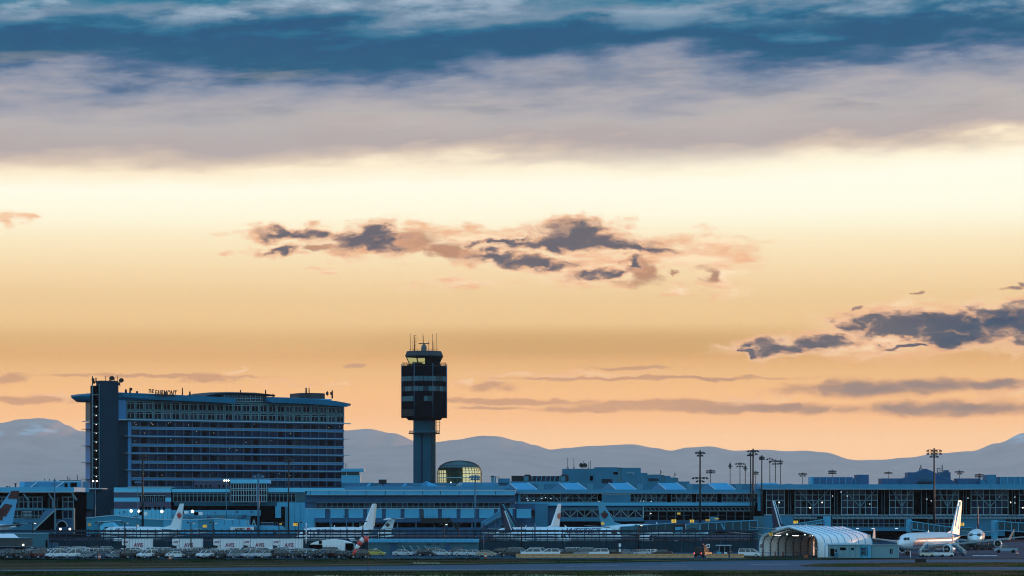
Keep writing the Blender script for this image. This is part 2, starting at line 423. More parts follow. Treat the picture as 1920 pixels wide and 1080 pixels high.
GL2 = mat('blue_dark_glass', (.002, .018, .042), .12, spec=.14)
GL3 = mat('navy_glass', (.002, .014, .042), .12, spec=.09)
GLT = mat('teal_glass', (.004, .045, .06), .12, spec=.2)
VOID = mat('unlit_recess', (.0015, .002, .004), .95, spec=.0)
CONC = bm('dark_concrete', (.020, .038, .055), .85, var=.18, scale=.15, spec=.2)
CONC2 = bm('grey_concrete', (.045, .10, .13), .85, var=.15, scale=.15, spec=.2)
MAUVE = mat('mauve_brick', (.065, .075, .125), .8, var=.12, scale=.4, spec=.2)
TEAL = bm('teal_spandrel', (.012, .11, .125), .4, var=.15, scale=.3)
BLUEP = bm('blue_end_panel', (.04, .22, .42), .45)
ROOFM = bm('blue_metal_roof', (.05, .24, .36), .4, var=.1, scale=.3)
ROOFL = bm('light_metal_roof', (.13, .42, .58), .35, var=.1, scale=.3)
BLACK = mat('black_metal', (.010, .011, .014), .5, spec=.3)
DKSTEEL = mat('dark_steel', (.025, .035, .045), .5, spec=.3)
BLSTEEL = bm('blue_grey_steel', (.06, .14, .20), .5)
WHITE = mat('white_paint', (.75, .78, .80), .35, spec=.5)
WHITE2 = mat('dull_white', (.74, .76, .78), .6)
TENT = mat('white_membrane', (.82, .84, .86), .45, var=.05, scale=.6, spec=.4)
LIT = mat('lit_lamp', (.9, .9, .9), .4, emit=(1, .90, .68), es=4.)
LITW = mat('warm_lit_lamp', (.9, .8, .5), .4, emit=(1, .78, .40), es=4.)
LITR = mat('red_lit_lamp', (.6, .05, .05), .4, emit=(1, .10, .10), es=3.)
DIM = mat('lit_ceiling_panel', (.8, .8, .8), .4, emit=(.75, .9, 1.), es=.8)
SIGNY = mat('lit_yellow_sign', (.8, .55, .05), .4, emit=(1, .58, .06), es=.6)
BLK = mat('black_print', (.01, .01, .012), .6)
REDP = mat('red_print', (.45, .02, .04), .5)
DRED = mat('dark_red_paint', (.05, .004, .008), .4)
NAVY = mat('navy_paint', (.004, .016, .05), .4, spec=.2)
TEALP = mat('teal_paint', (.02, .25, .30), .35)
NAVYT = mat('navy_print', (.015, .03, .12), .5)
RUB = mat('black_rubber', (.012, .012, .013), .8, spec=.2)
# ------------------------------------------------------------------ hotel
HY = 1000.; HX = X(215, HY); A = math.radians(30); CA, SA = math.cos(A), math.sin(A)
hotel = thing('hotel', 'long dark blue high-rise hotel with wing-shaped roof left of the control tower', 'hotel', (HX, HY, 0), A, local=True)
def sx(px, t=0.):      # distance along the facade seen at px (facade moved back by t)
    k = (px-960)/F; return (k*(HY+t*CA) - HX + t*SA)/(CA - k*SA)
def yy(s, t=0.): return HY + s*SA + t*CA
def hz_(py, s, t=0.): return H + (950-py)/F*yy(s, t)
L = sx(645); D_ = 27.
zl = [hz_(p, 6) for p in (913, 897.5, 881.5, 866, 850, 834, 818, 802, 787.6)]
ztop = zl[-1]; zroof = 50.4
MB().box(.6, L-.3, .5, D_, 0, zroof).build('wall', SOFFIT, hotel)
# solid ends of the facade
MB().box(-.9, sx(239), -.1, 2, 0, ztop-.3).build('end_wall', CONC, hotel)
MB().box(-.9, sx(236), -.15, 2, ztop+.3, zroof-.1).build('end_wall', BLUEP, hotel)
MB().box(sx(239)+.02, sx(245), -.35, .4, 6, ztop-.5).build('blue_pier', BLUEP, hotel)
MB().box(-.95, .55, 2.02, D_, 0, ztop-.3).build('end_wall', BLUEP, hotel)
MB().box(-.97, .55, 6, 20, 0, ztop-.32).build('end_wall', CONC, hotel)
MB().box(-.95, .55, 2.02, D_, ztop+.3, zroof-.1).build('end_wall', TEAL, hotel)
# eight storeys: windows in bays
x0 = sx(246); nb = 25; bw = (L-.4-x0)/nb; rnd = random.Random(3)
GWT = [GL, GL, GL3, GL2, mat('curtained_glass', (.004, .022, .06), .3, spec=.1)]
for f_ in range(8):
    za, zb = zl[f_]+.55, zl[f_+1]-.35
    for b in range(nb):
        g = rnd.choice(GWT)
        put('window', boxmesh(bw*.62, .12, zb-za, g, 'window'), hotel, (x0+(b+.38)*bw, .12, (za+zb)/2))
    MB().box(x0, L-.35, .25, .48, za, zb).build('spandrel_glass', GL3, hotel)
for b in range(nb+1):
    put('pier', boxmesh(.46, .30, ztop-6.5, mat('blue_pier_cladding', (.004, .045, .11), .5), 'pier'), hotel, (x0+b*bw, -.02, (ztop+6.5)/2))
# sunshade ledges, every second one long and projecting
for i, z in enumerate(zl[1:]):
    if i % 2 == 1:
        MB().box(sx(232), L+1.7, -1.7, -.2, z-.06, z+.12).build('ledge', FRAME, hotel)
        MB().box(x0, L, -.19, .11, z-.42, z+.40).build('spandrel', BLUEP, hotel)
    else:
        MB().box(x0, L, -.45, -.20, z+.32, z+.45).build('ledge', FRAME, hotel)
        MB().box(x0, L, -.19, .11, z-.40, z+.31).build('spandrel', BLUEP, hotel)
        MB().box(x0, L, -.45, -.20, z-.55, z-.45).build('ledge', FRAME, hotel)
MB().box(-1.5, L+2.2, -1.4, -.2, ztop-.12, ztop+.22).build('ledge', RIM, hotel)
MB().box(-3.2, -1, 1, D_-2, ztop-.12, ztop+.10).build('end_ledge', RIM, hotel)
for i in (1, 3, 5, 7):
    MB().box(-2.8, -1, D_*.55, D_, zl[i]-.1, zl[i]+.1).build('end_ledge', FRAME2, hotel)
r9 = random.Random(9)
for _ in range(26):
    b_, f_ = r9.randrange(nb), r9.choice([1, 5, 6, 6, 7, 7, 7, 4])
    put('room_light', boxmesh(.28, .05, .2, r9.choice([mat('dim_room_light', (.8, .8, .8), .5, emit=(1, .85, .6), es=.35), mat('faint_room_light', (.8, .8, .8), .5, emit=(.7, .85, 1), es=.2)]), 'room_light'), hotel, (x0+(b_+r9.uniform(.2, .6))*bw, .02, zl[f_]+r9.uniform(1.2, 2.3)))
# two upper storeys: teal wall with framed windows
MB().box(sx(236), L, -.08, .45, ztop+.24, zroof-.1).build('upper_wall', TEAL, hotel)
u0 = sx(236); nu = 25; uw = (L-u0)/nu
def win(s, z0, z1, w):
    wo_ = MB().box(s-w/2, s+w/2, -.16, -.10, z0, z1).build('window', rnd.choice([GL, GL, GL2]), hotel)
    m = MB(); m.box(s-w/2-.05, s+w/2+.05, -.30, -.17, z1-.62, z1-.50); m.box(s-.05, s+.05, -.31, -.18, z0, z1-.65)
    m.box(s-w/2-.09, s-w/2, -.31, -.18, z0, z1); m.box(s+w/2, s+w/2+.09, -.31, -.18, z0, z1); m.box(s-w/2, s+w/2, -.31, -.18, z1+.01, z1+.10)
    m.build('window_frame', FRAME, wo_)
zu = [(ztop+.75, ztop+3.15), (ztop+4.15, ztop+6.75)]
for b in range(nu):
    for z0, z1 in zu: win(u0+(b+.5)*uw, z0, z1, uw*.76)
m = MB()
for b in range(nu+1): m.box(u0+b*uw-.05, u0+b*uw+.05, -.2, -.09, ztop+.24, zroof-.2)
m.build('wall_fin', FRAME2, hotel)
# raised middle
c0, c1 = sx(415), sx(492)
MB().box(c0, c1, -.5, 12, zroof+.0, zroof+3.2).build('raised_storey', TEAL, hotel)
nc = 8; cw = (c1-c0)/nc
for b in range(nc): 
    wq = MB().box(c0+b*cw+.25, c0+(b+1)*cw-.25, -.58, -.52, zroof+.5, zroof+2.7).build('window', GL2, hotel)
    MB().box(c0+b*cw+cw/2-.05, c0+b*cw+cw/2+.05, -.7, -.59, zroof+.5, zroof+2.7).build('window_frame', FRAME, wq)
for z in (zroof+.3, zroof+1.4, zroof+2.9): MB().box(c0, c1, -.85, -.72, z-.06, z+.06).build('transom', FRAME, hotel)
# winged roofs: soffit rising outward from the wall head
def wing(st, name, m_):
    mb = MB()
    for s, zi, zo, ov in st:
        mb.v += [(s, .4, zi), (s, -ov+.7, zo-.28-min(1.5, (ov-1)*.45)), (s, -ov, zo+.28), (s, 6, zo+.9), (s, D_-6, zo+.9), (s, D_+ov, zo+.28), (s, D_+ov, zo), (s, D_-.4, zi)]
    n = len(st)
    for i in range(n-1):
        for k in range(8): j = (k+1) % 8; mb.face((i*8+k, (i+1)*8+k, (i+1)*8+j, i*8+j))
    mb.face(range(8)); mb.face(range(8*n-1, 8*n-9, -1)); return mb.build(name, m_, hotel)
wing([(sx(206), 50.2, 52.4, 1.0), (sx(226), 50.2, 52.5, 2.6), (sx(300), 50.9, 52.2, 4.6), (sx(360), 51.2, 51.9, 5.0), (sx(415), 51.2, 51.6, 5.0), (sx(434), 51.3, 51.4, 4.2)], 'roof', ROOFM)
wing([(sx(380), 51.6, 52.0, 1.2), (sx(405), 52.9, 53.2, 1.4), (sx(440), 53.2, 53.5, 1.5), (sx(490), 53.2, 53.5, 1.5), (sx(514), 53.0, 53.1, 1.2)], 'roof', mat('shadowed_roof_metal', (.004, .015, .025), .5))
wing([(sx(497), 50.5, 52.2, 2.5), (sx(505), 50.5, 52.0, 4.2), (sx(570), 50.5, 51.9, 4.2), (sx(620), 50.3, 51.2, 4.0), (sx(645), 50.2, 50.5, 3.0), (sx(656), 50.2, 50.3, 1.2)], 'roof', ROOFM)
# rounded left tip of the roof
mb = MB(); pts = []
for k in range(13):
    t = math.pi*(k/12) ; pts.append((-1.2-9.0*math.sin(t), D_/2-(D_/2+2.6)*math.cos(t)))
for zz, sc_ in ((50.2, .72), (51.6, .96), (52.5, 1.), (53.0, .5)):
    for (a, b) in pts: mb.v.append((-1.2+(a+1.2)*sc_, D_/2+(b-D_/2)*(.6+.4*sc_), zz))
for r_ in range(3):
    for k in range(12): mb.face((r_*13+k, r_*13+k+1, (r_+1)*13+k+1, (r_+1)*13+k), True)
mb.face(range(13)); mb.face(range(51, 38, -1)); mb.build('roof', ROOFM, hotel)
# stair tower: solid shaft and a lit glass slot, standing off the left end
ty = -5.
t0, t1, tg0 = sx(188, ty), sx(224.5, ty), sx(174, ty)
shaft = MB().prism([(t0, ty), (t1-.8, ty), (t1, ty+1.2), (t1, -.2), (t0, -.9)], 0, 57.0, 'z').build('stair_shaft', CONC, hotel)
mb = MB(); z_l, z_r = hz_(718, t0, ty), hz_(722.5, t1, ty)
mb.hull8([(t0, ty-.05, 56.5), (t1, ty-.05, 56.5), (t0, -.9, 56.5), (t1, -.2, 56.5), (t0, ty-.05, z_l), (t1, ty-.05, z_r), (t0, -.9, z_l), (t1, -.2, z_r)]); mb.build('shaft_cap', CONC, hotel)
ss = MB().box(tg0, t0-.02, ty+.8, ty+2.4, 0, z_l-1).build('stair_slot', VOID, hotel)
MB().box(tg0-.1, tg0+.25, ty+.4, ty+.78, 16, z_l-.5).build('stair_frame', FRAME2, hotel)
MB().box(t0-.32, t0-.03, ty+.4, ty+.78, 16, z_l-.5).build('stair_frame', FRAME2, hotel)
for k, py in enumerate((740, 761.5, 778, 794.5, 811, 827.5, 844, 860, 876, 892)):
    z = hz_(py, t0, ty)
    fl = MB().box(tg0+.27, t0-.34, ty+.5, ty+.78, z-.13, z+.13).build('stair_landing', FRAME2, hotel)
    if k: MB().sphere(((tg0+t0)/2, ty+.35, z-.28), .13).build('ceiling_lamp', LIT, fl)
# rooftop masts, dishes, chimneys
def mast(px, py0, py1, t=2., r=.18, par=hotel, m_=BLACK):
    s = sx(px, t); return MB().tube((s, t, hz_(py1, s, t)), (s, t, hz_(py0, s, t)), r, r*.8).build('mast', m_, par)
for px, a, b, r in ((173.5, 705, 722, .22), (180, 708, 718, .28), (198, 705, 718, .12), (214, 708, 720, .22), (220.5, 704, 722, .1), (225, 712, 725, .12), (206, 712, 719, .35), (236, 730, 737, .45),
                    (244, 727, 737, .35), (257, 733, 737, .4), (342, 727, 742, .25), (356, 734, 743, .35), (451, 731, 741, .25), (498, 731, 741, .28), (512, 738, 746, .25),
                    (547, 743, 747, .15), (574, 727, 740, .35), (579.5, 727, 737, .22), (614, 733, 742, .2), (623, 732, 747, .35)):
    mast(px, a, b, r=r)
for px, py in ((209, 710), (227, 714)):
    s = sx(px, 1.); MB().lathe([(1e-3, 0), (.7, .1), (.95, .45)], 10, (0, 0, 0)).build('dish', BLACK, hotel, loc=(s, .6, hz_(py, s))).rotation_euler = (math.radians(70), 0, math.radians(-30))
for px, py in ((174, 711), (175, 716), (613, 737), (621, 737), (575, 741), (245, 729)):
    s = sx(px, 1.5); MB().box(s-.45, s+.45, 1, 1.5, hz_(py+3, s), hz_(py-2, s)).build('antenna_panel', BLACK, hotel)
# drum plant room on the right roof
s0, s1 = sx(573), sx(622)
mb = MB(); n = 14; prof = []
for k in range(n+1):
    q = math.pi*k/n; prof.append(((s0+s1)/2-(s1-s0)/2*math.cos(q), 7-5*math.sin(q)))
mb.prism(prof+[(s1, 14), (s0, 14)], 51.8, 54.6, 'z'); mb.build('plant_drum', DKSTEEL, hotel)
MB().box(s0+2, s1+.5, 1, 2, 51.6, 52.35).build('roof_kerb', ROOFL, hotel)
# sign on the roof edge
text('THE', 2.0, BLK, hotel, (sx(272.5), -5.4, 53.5), 0, .12, shear=.2, sx=.6)
text('FAIRMONT', 3.3, BLK, hotel, (sx(299.5), -5.5, 52.7), 0, .12, shear=.2, sx=.52)

# ------------------------------------------------------------------ control tower
TY = 1100.; TX = X(795.5, TY)
tw = thing('control_tower', 'tall dark airport control tower with antennas on its roof', 'control tower', (TX, TY, 0))
def tz(py): return Z(py, TY-8)
def tr(dpx): return dpx/F*TY
def octo(r, z0, z1, r2=None, rot=math.pi/8, n=8, cut=1.):
    mb = MB(); r2 = r if r2 is None else r2; k = 1/math.cos(math.pi/8)
    for rr, z in ((r, z0), (r2, z1)):
        for i in range(n): a = rot+2*math.pi*i/n; mb.v.append((TX+rr*k*math.cos(a), TY+rr*k*math.sin(a), z))
    for i in range(n): j = (i+1) % n; mb.face((i, j, n+j, n+i))
    mb.face(range(n-1, -1, -1)); mb.face(range(n, 2*n)); return mb
MB().box(TX-tr(20), TX+tr(13), TY-3.4, TY+4, 0, tz(786)).build('shaft', CONC2, tw)
MB().box(TX+tr(13)+.01, TX+tr(21), TY-2.8, TY+4, 0, tz(786)).build('shaft', mat('speckled_concrete', (.022, .05, .065), .9, var=.5, scale=1.2), tw)
MB().box(TX-tr(6), TX-tr(2), TY-3.46, TY-3.41, 0, tz(812)).build('shaft_groove', CONC, tw)
pf = octo(tr(29), tz(812.5), tz(811)).build('service_platform', BLACK, tw)
m = MB()
for z in (809, 807): 
    for i in range(8):
        a = math.pi/8+math.pi/4*i; b = a+math.pi/4; r = tr(28)/math.cos(math.pi/8)
        m.tube((TX+r*math.cos(a), TY+r*math.sin(a), tz(z)), (TX+r*math.cos(b), TY+r*math.sin(b), tz(z)), .07, n=4)
for i in range(24):
    a = math.pi/8+2*math.pi*i/24; r = tr(28); m.tube((TX+r*math.cos(a), TY+r*math.sin(a), tz(812)), (TX+r*math.cos(a), TY+r*math.sin(a), tz(807)), .07, n=4)
m.build('railing', BLSTEEL, pf)
for dx in (24, 29):
    MB().tube((TX+tr(dx), TY-5, tz(812)), (TX+tr(dx), TY-5, tz(788)), .1, n=5).build('mast', BLACK, pf)
    for py in (792, 797, 802, 806): MB().tube((TX+tr(dx-2.2), TY-5, tz(py)), (TX+tr(dx+2.2), TY-5, tz(py)), .08, n=4).build('aerial_arm', BLACK, pf)
BODY = mat('near_black_cladding', (.003, .005, .010), .7, spec=.02)
octo(tr(30), tz(786.5), tz(782.2), tr(34)).build('cab_base', BODY, tw)
rb = tr(41.5)
body = octo(rb, tz(782), tz(686)).build('tower_body', BODY, tw)
def face_panes(py0, py1, faces, cnt, ms, inset=.03, skip=lambda f, c: False):
    k = 1/math.cos(math.pi/8); R_ = rb*k+inset
    for fi in faces:
        a = math.pi/8+fi*math.pi/4; b = a+math.pi/4
        P, Q = Vector((TX+R_*math.cos(a), TY+R_*math.sin(a), 0)), Vector((TX+R_*math.cos(b), TY+R_*math.sin(b), 0))
        for c in range(cnt):
            if skip(fi, c): continue
            p = P.lerp(Q, (c+.06)/cnt); q = P.lerp(Q, (c+.94)/cnt); nn = Vector((math.cos((a+b)/2), math.sin((a+b)/2), 0))*.06
            z0, z1 = tz(py1), tz(py0)
            mb = MB().hull8([p-nn+Vector((0, 0, z0)), q-nn+Vector((0, 0, z0)), p+nn+Vector((0, 0, z0)), q+nn+Vector((0, 0, z0)),
                             p-nn+Vector((0, 0, z1)), q-nn+Vector((0, 0, z1)), p+nn+Vector((0, 0, z1)), q+nn+Vector((0, 0, z1))])
            mb.build('window', rnd.choice(ms), tw)
WG = [mat('reflecting_teal_glass', (.008, .09, .12), .15, spec=.3), mat('reflecting_grey_glass', (.02, .10, .14), .15, spec=.3), GLT]
face_panes(705, 714, range(4, 8), 4, WG); face_panes(724, 733, range(4, 8), 4, WG+[GL2])
face_panes(742.5, 752, (4,), 1, WG, skip=lambda f, c: False); face_panes(742.5, 752, (5,), 4, WG, skip=lambda f, c: c in (0, 1))
face_panes(767, 780, (4, 7), 1, [BLACK])
for fi in range(8):      # corner tubes
    a = math.pi/8+fi*math.pi/4; r = rb/math.cos(math.pi/8)+.12
    MB().tube((TX+r*math.cos(a), TY+r*math.sin(a), tz(783)), (TX+r*math.cos(a), TY+r*math.sin(a), tz(681)), .13, n=5).build('corner_tube', BLSTEEL, tw)
gal = octo(tr(41), tz(686)+.01, tz(684.8)).build('gallery', BLACK, tw)
m = MB()
for z in (682.5, 680.5, 678.5):
    for i in range(8):
        a = math.pi/8+math.pi/4*i; b = a+math.pi/4; r = tr(40.3)/math.cos(math.pi/8)
        m.tube((TX+r*math.cos(a), TY+r*math.sin(a), tz(z)), (TX+r*math.cos(b), TY+r*math.sin(b), tz(z)), .05, n=4)
for i in range(40):
    a = 2*math.pi*i/40; r = tr(40); m.tube((TX+r*math.cos(a), TY+r*math.sin(a), tz(685)), (TX+r*math.cos(a), TY+r*math.sin(a), tz(678.5)), .05, n=4)
m.build('railing', BLACK, gal)
octo(tr(32), tz(684.9), tz(682), tr(31)).build('cab_base', BODY, tw)
# cab: glass walls leaning out, sky seen through on the left
CG = mat('pale_green_cab_glass', (.72, .92, .86), .05, spec=.5); CG.node_tree.nodes['Principled BSDF'].inputs['Transmission Weight'].default_value = 1.; CG.node_tree.nodes['Principled BSDF'].inputs['IOR'].default_value = 1.02
z0c, z1c = tz(682)+.01, tz(667.5); r0c, r1c = tr(27), tr(33.5)
k8 = 1/math.cos(math.pi/8)
for i in range(8):
    a = math.pi/8+i*math.pi/4; b = a+math.pi/4
    P = [(TX+r*k8*math.cos(t), TY+r*k8*math.sin(t), z) for r, z in ((r0c, z0c), (r1c, z1c)) for t in (a, b)]
    P2 = [(TX+(r-.08)*k8*math.cos(t), TY+(r-.08)*k8*math.sin(t), z) for r, z in ((r0c, z0c), (r1c, z1c)) for t in (a, b)]
    dark = i in (6, 7, 0)
    mb = MB().hull8([P[0], P[1], P2[0], P2[1], P[2], P[3], P2[2], P2[3]]); mb.build('cab_pane', BODY if dark else CG, tw)
    MB().bar(P[0], P[2], .22).build('cab_post', BLACK, tw)
    if i == 5: MB().bar(tuple((Vector(P[0])+Vector(P[1]))/2+Vector((1.6, -.1, 0))), tuple((Vector(P[2])+Vector(P[3]))/2+Vector((1.9, -.1, 0))), .18).build('cab_post', BLACK, tw)
MB().box(TX+tr(1), TX+tr(30), TY+.5, TY+.8, z0c, z1c).build('blind', BLACK, tw)
MB().box(TX-tr(22), TX-tr(3), TY-2, TY-1.2, z0c, z0c+.9).build('console', BLACK, tw)
octo(r1c+.2, z1c+.01, tz(666), tr(35.5)).build('cab_roof', DKSTEEL, tw); octo(tr(35.5), tz(666)+.01, tz(657), tr(32)).build('cab_roof', DKSTEEL, tw)
for dx, py, r in ((-25.5, 624, .10), (-22, 636, .07), (-18.5, 627, .22), (-15, 630, .08), (-2, 624, .12), (-.5, 628, .09), (8.5, 638, .08), (16, 625, .11), (17, 640, .1), (20.5, 637, .07), (23.8, 624, .11)):
    MB().tube((TX+tr(dx), TY-5+rnd.uniform(0, 8), tz(657)), (TX+tr(dx), TY-4, tz(py)), r, r*.7, 5).build('antenna', BLACK, tw)
for py in (629, 635, 640, 647): MB().tube((TX+tr(-18.5), TY-5, tz(py)), (TX+tr(-14), TY-5, tz(py-1)), .08, n=4).build('antenna_arm', BLACK, tw)
MB().box(TX-tr(10), TX+tr(10), TY-3, TY-2.6, tz(643.5), tz(642)).build('radar_bar', BLACK, tw)
MB().lathe([(tr(5.5), 0), (tr(5.5), 1.4), (tr(4), 2.3), (.3, 2.9)], 10, (TX, TY-3, tz(657))).build('radar_dome', mat('pale_grey_dome', (.08, .1, .1), .5), tw)
m = MB()
for dx in (-26, -19, -11, 8, 15, 24): m.tube((TX+tr(dx), TY-6, tz(657)), (TX+tr(dx), TY-6, tz(653)), .08, n=4)
m.tube((TX-tr(27), TY-6, tz(654)), (TX+tr(27), TY-6, tz(654)), .06, n=4); m.build('roof_railing', BLACK, tw)

# ------------------------------------------------------------------ glazed rotunda
RY = 1010.; RX = X(861.5, RY); rr = 41.5/F*RY
rot = thing('glazed_rotunda', 'rounded glass pavilion with dark grid, glowing gold on its right side, beside the control tower', 'glass pavilion', (RX, RY, 0))
def rz_(py): return Z(py, RY)
RG = mat('rotunda_glass', (.62, .85, .80), .03, spec=.6); b = RG.node_tree.nodes['Principled BSDF']
b.inputs['Transmission Weight'].default_value = 1.; b.inputs['IOR'].default_value = 1.12
GOLD = mat('sunset_glow_emitter', (.85, .75, .5), .8, emit=(1, .74, .38), es=.62)  # emission stands in for sunset light seen through the rotunda glass
prof = [(rr, 10), (rr, rz_(893)), (rr*.99, rz_(884)), (rr*.93, rz_(877)), (rr*.82, rz_(872)), (rr*.66, rz_(868)), (rr*.45, rz_(865.5)), (rr*.2, rz_(864)), (.01, rz_(863.7))]
MB().lathe(prof[:4], 40, (RX, RY, 0)).build('glass_shell', RG, rot)
MB().lathe(prof[3:], 40, (RX, RY, 0)).build('glass_roof', mat('teal_glass_roof', (.05, .13, .13), .2, spec=.6), rot)
MB().lathe([(rr*.90, 16), (rr*.92, rz_(882)), (rr*.7, rz_(872))], 24, (RX, RY, 0), a0=math.radians(-80), a1=math.radians(40)).build('glow_segment', GOLD, rot)  # added inner drum segment that glows gold
MB().lathe([(rr*.90, 16), (rr*.92, rz_(882))], 8, (RX, RY, 0), a0=math.radians(172), a1=math.radians(232)).build('glow_segment', GOLD, rot)
MB().lathe([(rr*.70, 10), (rr*.66, rz_(875)), (.1, rz_(870))], 24, (RX, RY, 0)).build('inner_core', mat('dim_interior', (.02, .07, .06), .7), rot)
for i in range(40):
    a = 2*math.pi*i/40; m = MB()
    for (ra, za), (rb_, zb_) in zip(prof[:8], prof[1:9]): m.tube((RX+ra*math.cos(a), RY+ra*math.sin(a), za), (RX+rb_*math.cos(a), RY+rb_*math.sin(a), zb_), .14, n=4)
    m.build('mullion', BLACK, rot)
for py, rf, w in ((873, .9, .1), (878.5, .97, .12), (883, .99, .1), (888, 1, .18), (896, 1.01, .3), (900.5, 1, .12), (905, 1, .12)):
    m = MB(); n = 40
    for i in range(n):
        a, b = 2*math.pi*i/n, 2*math.pi*(i+1)/n; r = rr*rf+.08
        m.tube((RX+r*math.cos(a), RY+r*math.sin(a), rz_(py)), (RX+r*math.cos(b), RY+r*math.sin(b), rz_(py)), w*.7, n=4)
    m.build('ring_beam', BLACK if w < .3 else FRAME, rot)
MB().sphere((RX-3, RY-rr+1.5, rz_(905)), .25).build('lamp', LIT, rot)
# ------------------------------------------------------------------ left terminal
GD = [GL, GL, GL, GL3, GL2]
def part(T, nm, m_, px0, px1, py0, py1, Y, d, **k): return bx(MB(), px0, px1, py0, py1, Y, d).build(nm, m_, T, **k)
def bar3(T, nm, m_, a, b, Y, w): return MB().bar((X(a[0], Y), Y, Z(a[1], Y)), (X(b[0], Y), Y, Z(b[1], Y)), w).build(nm, m_, T)
Y = 850.
LT = thing('terminal_building', 'terminal wing with blue roof band and tall dark glazing at the far left', 'terminal', (X(60, Y), Y, 0))
part(LT, 'roof_fascia', PANEL, -80, 139, 913.5, 921.8, Y-4, 30); part(LT, 'roof_edge', RIM, -80, 139, 922, 923, Y-4.2, 1)
part(LT, 'wall', VOID, -80, 139, 923.2, 1010, Y+1, 25)
pgrid(LT, -40, 18, 932, 953, Y, 4, (0, .36, 1), FRAME2, GD, fw=.3); pgrid(LT, 27, 79, 932, 953, Y, 6, (0, .43, 1), FRAME2, GD, fw=.3); pgrid(LT, 118, 138, 932, 953, Y, 2, (0, .43, 1), FRAME2, GD, fw=.3)
part(LT, 'floor_band', FASCIA, -80, 139, 953.5, 956, Y-1, 1.8)
pgrid(LT, 17, 80, 957, 972, Y, 8, (0, .68, 1), FRAME2, GD, fw=.28); pgrid(LT, 118, 138, 957, 972, Y, 2, 1, FRAME2, GD, fw=.28)
part(LT, 'wall', MECH, -80, 103, 973.5, 1000, Y-2, 2.8); part(LT, 'opening', VOID, 24, 37.5, 980, 987, Y-2.1, .05)
part(LT, 'wall', SOFFIT, 103.5, 139, 973.5, 1000, Y-1, 1.8)
for x in (44, 91, 135): bar3(LT, 'roof_bracket', FRAME2, (x, 925), (x+9, 938), Y-3, .5); 
for x in (53, 99): part(LT, 'column', FRAME2, x-1.6, x+1.6, 935, 952, Y-2.5, .8)
for x in (26.5, 79.5, 92, 107, 117): part(LT, 'column', FRAME2, x-.5, x+.5, 932, 953, Y-.6, .4)
m = MB()
for k in range(5): m.box(X(45, Y), X(62, Y), Y-2.4, Y-1.5, Z(959.5+k*2.6, Y), Z(958.6+k*2.6, Y))
m.build('louvre', FRAME, LT)
PH = thing('roof_plant_room', 'low pale blue plant room with slanted braces on the left terminal roof', 'plant room', (X(98, Y), Y+15, 0))
part(PH, 'body', FASCIA, 46, 153, 903, 914, Y+16, 14); MB().lathe([(2.2, Z(914, Y+16)), (2.2, Z(903, Y+16))], 12, (X(47, Y+16), Y+18.2, 0)).build('rounded_end', PANEL, PH)
part(PH, 'roof_edge', RIM, 64, 153, 901.3, 903, Y+17, 10); part(PH, 'opening', VOID, 121, 126.5, 906, 914, Y+15.9, .05); part(PH, 'opening', VOID, 132, 144, 905, 914, Y+15.9, .05)
for a, b in (((57, 914), (70, 903.5)), ((105, 914), (119, 904))): bar3(PH, 'brace', RIM, a, b, Y+15.6, .4)
m = MB()
for x, a in ((84, 897), (93, 898), (103, 897), (127, 893), (131, 896), (145, 890)): m.tube((X(x, Y+20), Y+20, Z(902, Y+20)), (X(x, Y+20), Y+20, Z(a, Y+20)), .14, n=4)
m.box(X(92, Y), X(132, Y), Y+19, Y+22, Z(901.5, Y), Z(899, Y)); m.build('roof_plant', BLACK, PH)
m = MB()
for x, a, w in ((11, 911, .3), (15.5, 911, .2), (27, 906, .25)): m.tube((X(x, Y), Y+2, Z(914, Y)), (X(x, Y), Y+2, Z(a, Y)), w, n=5)
m.box(X(24.5, Y), X(29.5, Y), Y+1.5, Y+2.5, Z(908, Y), Z(906.5, Y)); m.build('roof_lamp', DKSTEEL, LT)
# sloping enclosed escalator
E = thing('sloping_walkway', 'dark ribbed sloping walkway descending beside the left terminal', 'walkway', (X(80, 835), 835, 0))
def pp(px, py, y): return (X(px, y), y, Z(py, y))
mb = MB().hull8([pp(60, 996, 833), pp(101, 996, 833), pp(60, 996, 838), pp(101, 996, 838), pp(66, 988, 833), pp(102, 957, 833), pp(66, 988, 838), pp(102, 957, 838)]); mb.build('side_wall', VOID, E)
mb = MB().hull8([pp(60, 995, 832.4), pp(66, 995, 832.4), pp(60, 995, 838.2), pp(66, 995, 838.2), pp(84, 957, 838.2), pp(101.5, 956, 832.4), pp(84, 957, 840), pp(101.5, 956, 840)]).build('roof', SOFFIT, E)
for k in range(5): MB().bar(pp(61.5+k*1.2, 994-k*.2, 832.2), pp(86+k*4.2, 957, 832.2), .14).build('rib', FRAME2, E)
MB().bar(pp(62, 995, 832), pp(102, 957.5, 832), .3).build('edge_rail', FRAME, E)
part(E, 'column', FRAME2, 102, 104, 955, 1000, 832, 1)
AR = thing('arched_entrance', 'dark arched opening with pale rim between two columns near the round window', 'arch', (X(115, 838), 838, 0))
m = MB(); prev = None
for k in range(13):
    q = math.pi*k/12; p = pp(116-10*math.cos(q), 988-11.5*math.sin(q), 838)
    if prev: m.bar(prev, p, .3)
    prev = p
m.build('arch_rim', FRAME, AR); mb = MB(); mb.prism([(X(116-9.8*math.cos(math.pi*k/12), 838), Z(988-11.3*math.sin(math.pi*k/12), 838)) for k in range(13)], 838.2, 840, 'y'); mb.build('arch_void', VOID, AR)
for x in (113, 131): MB().sphere(pp(x, 992, 830), .34).build('lamp', LIT, AR)
part(AR, 'column', FRAME2, 136, 139.5, 955, 1000, 837, 1)
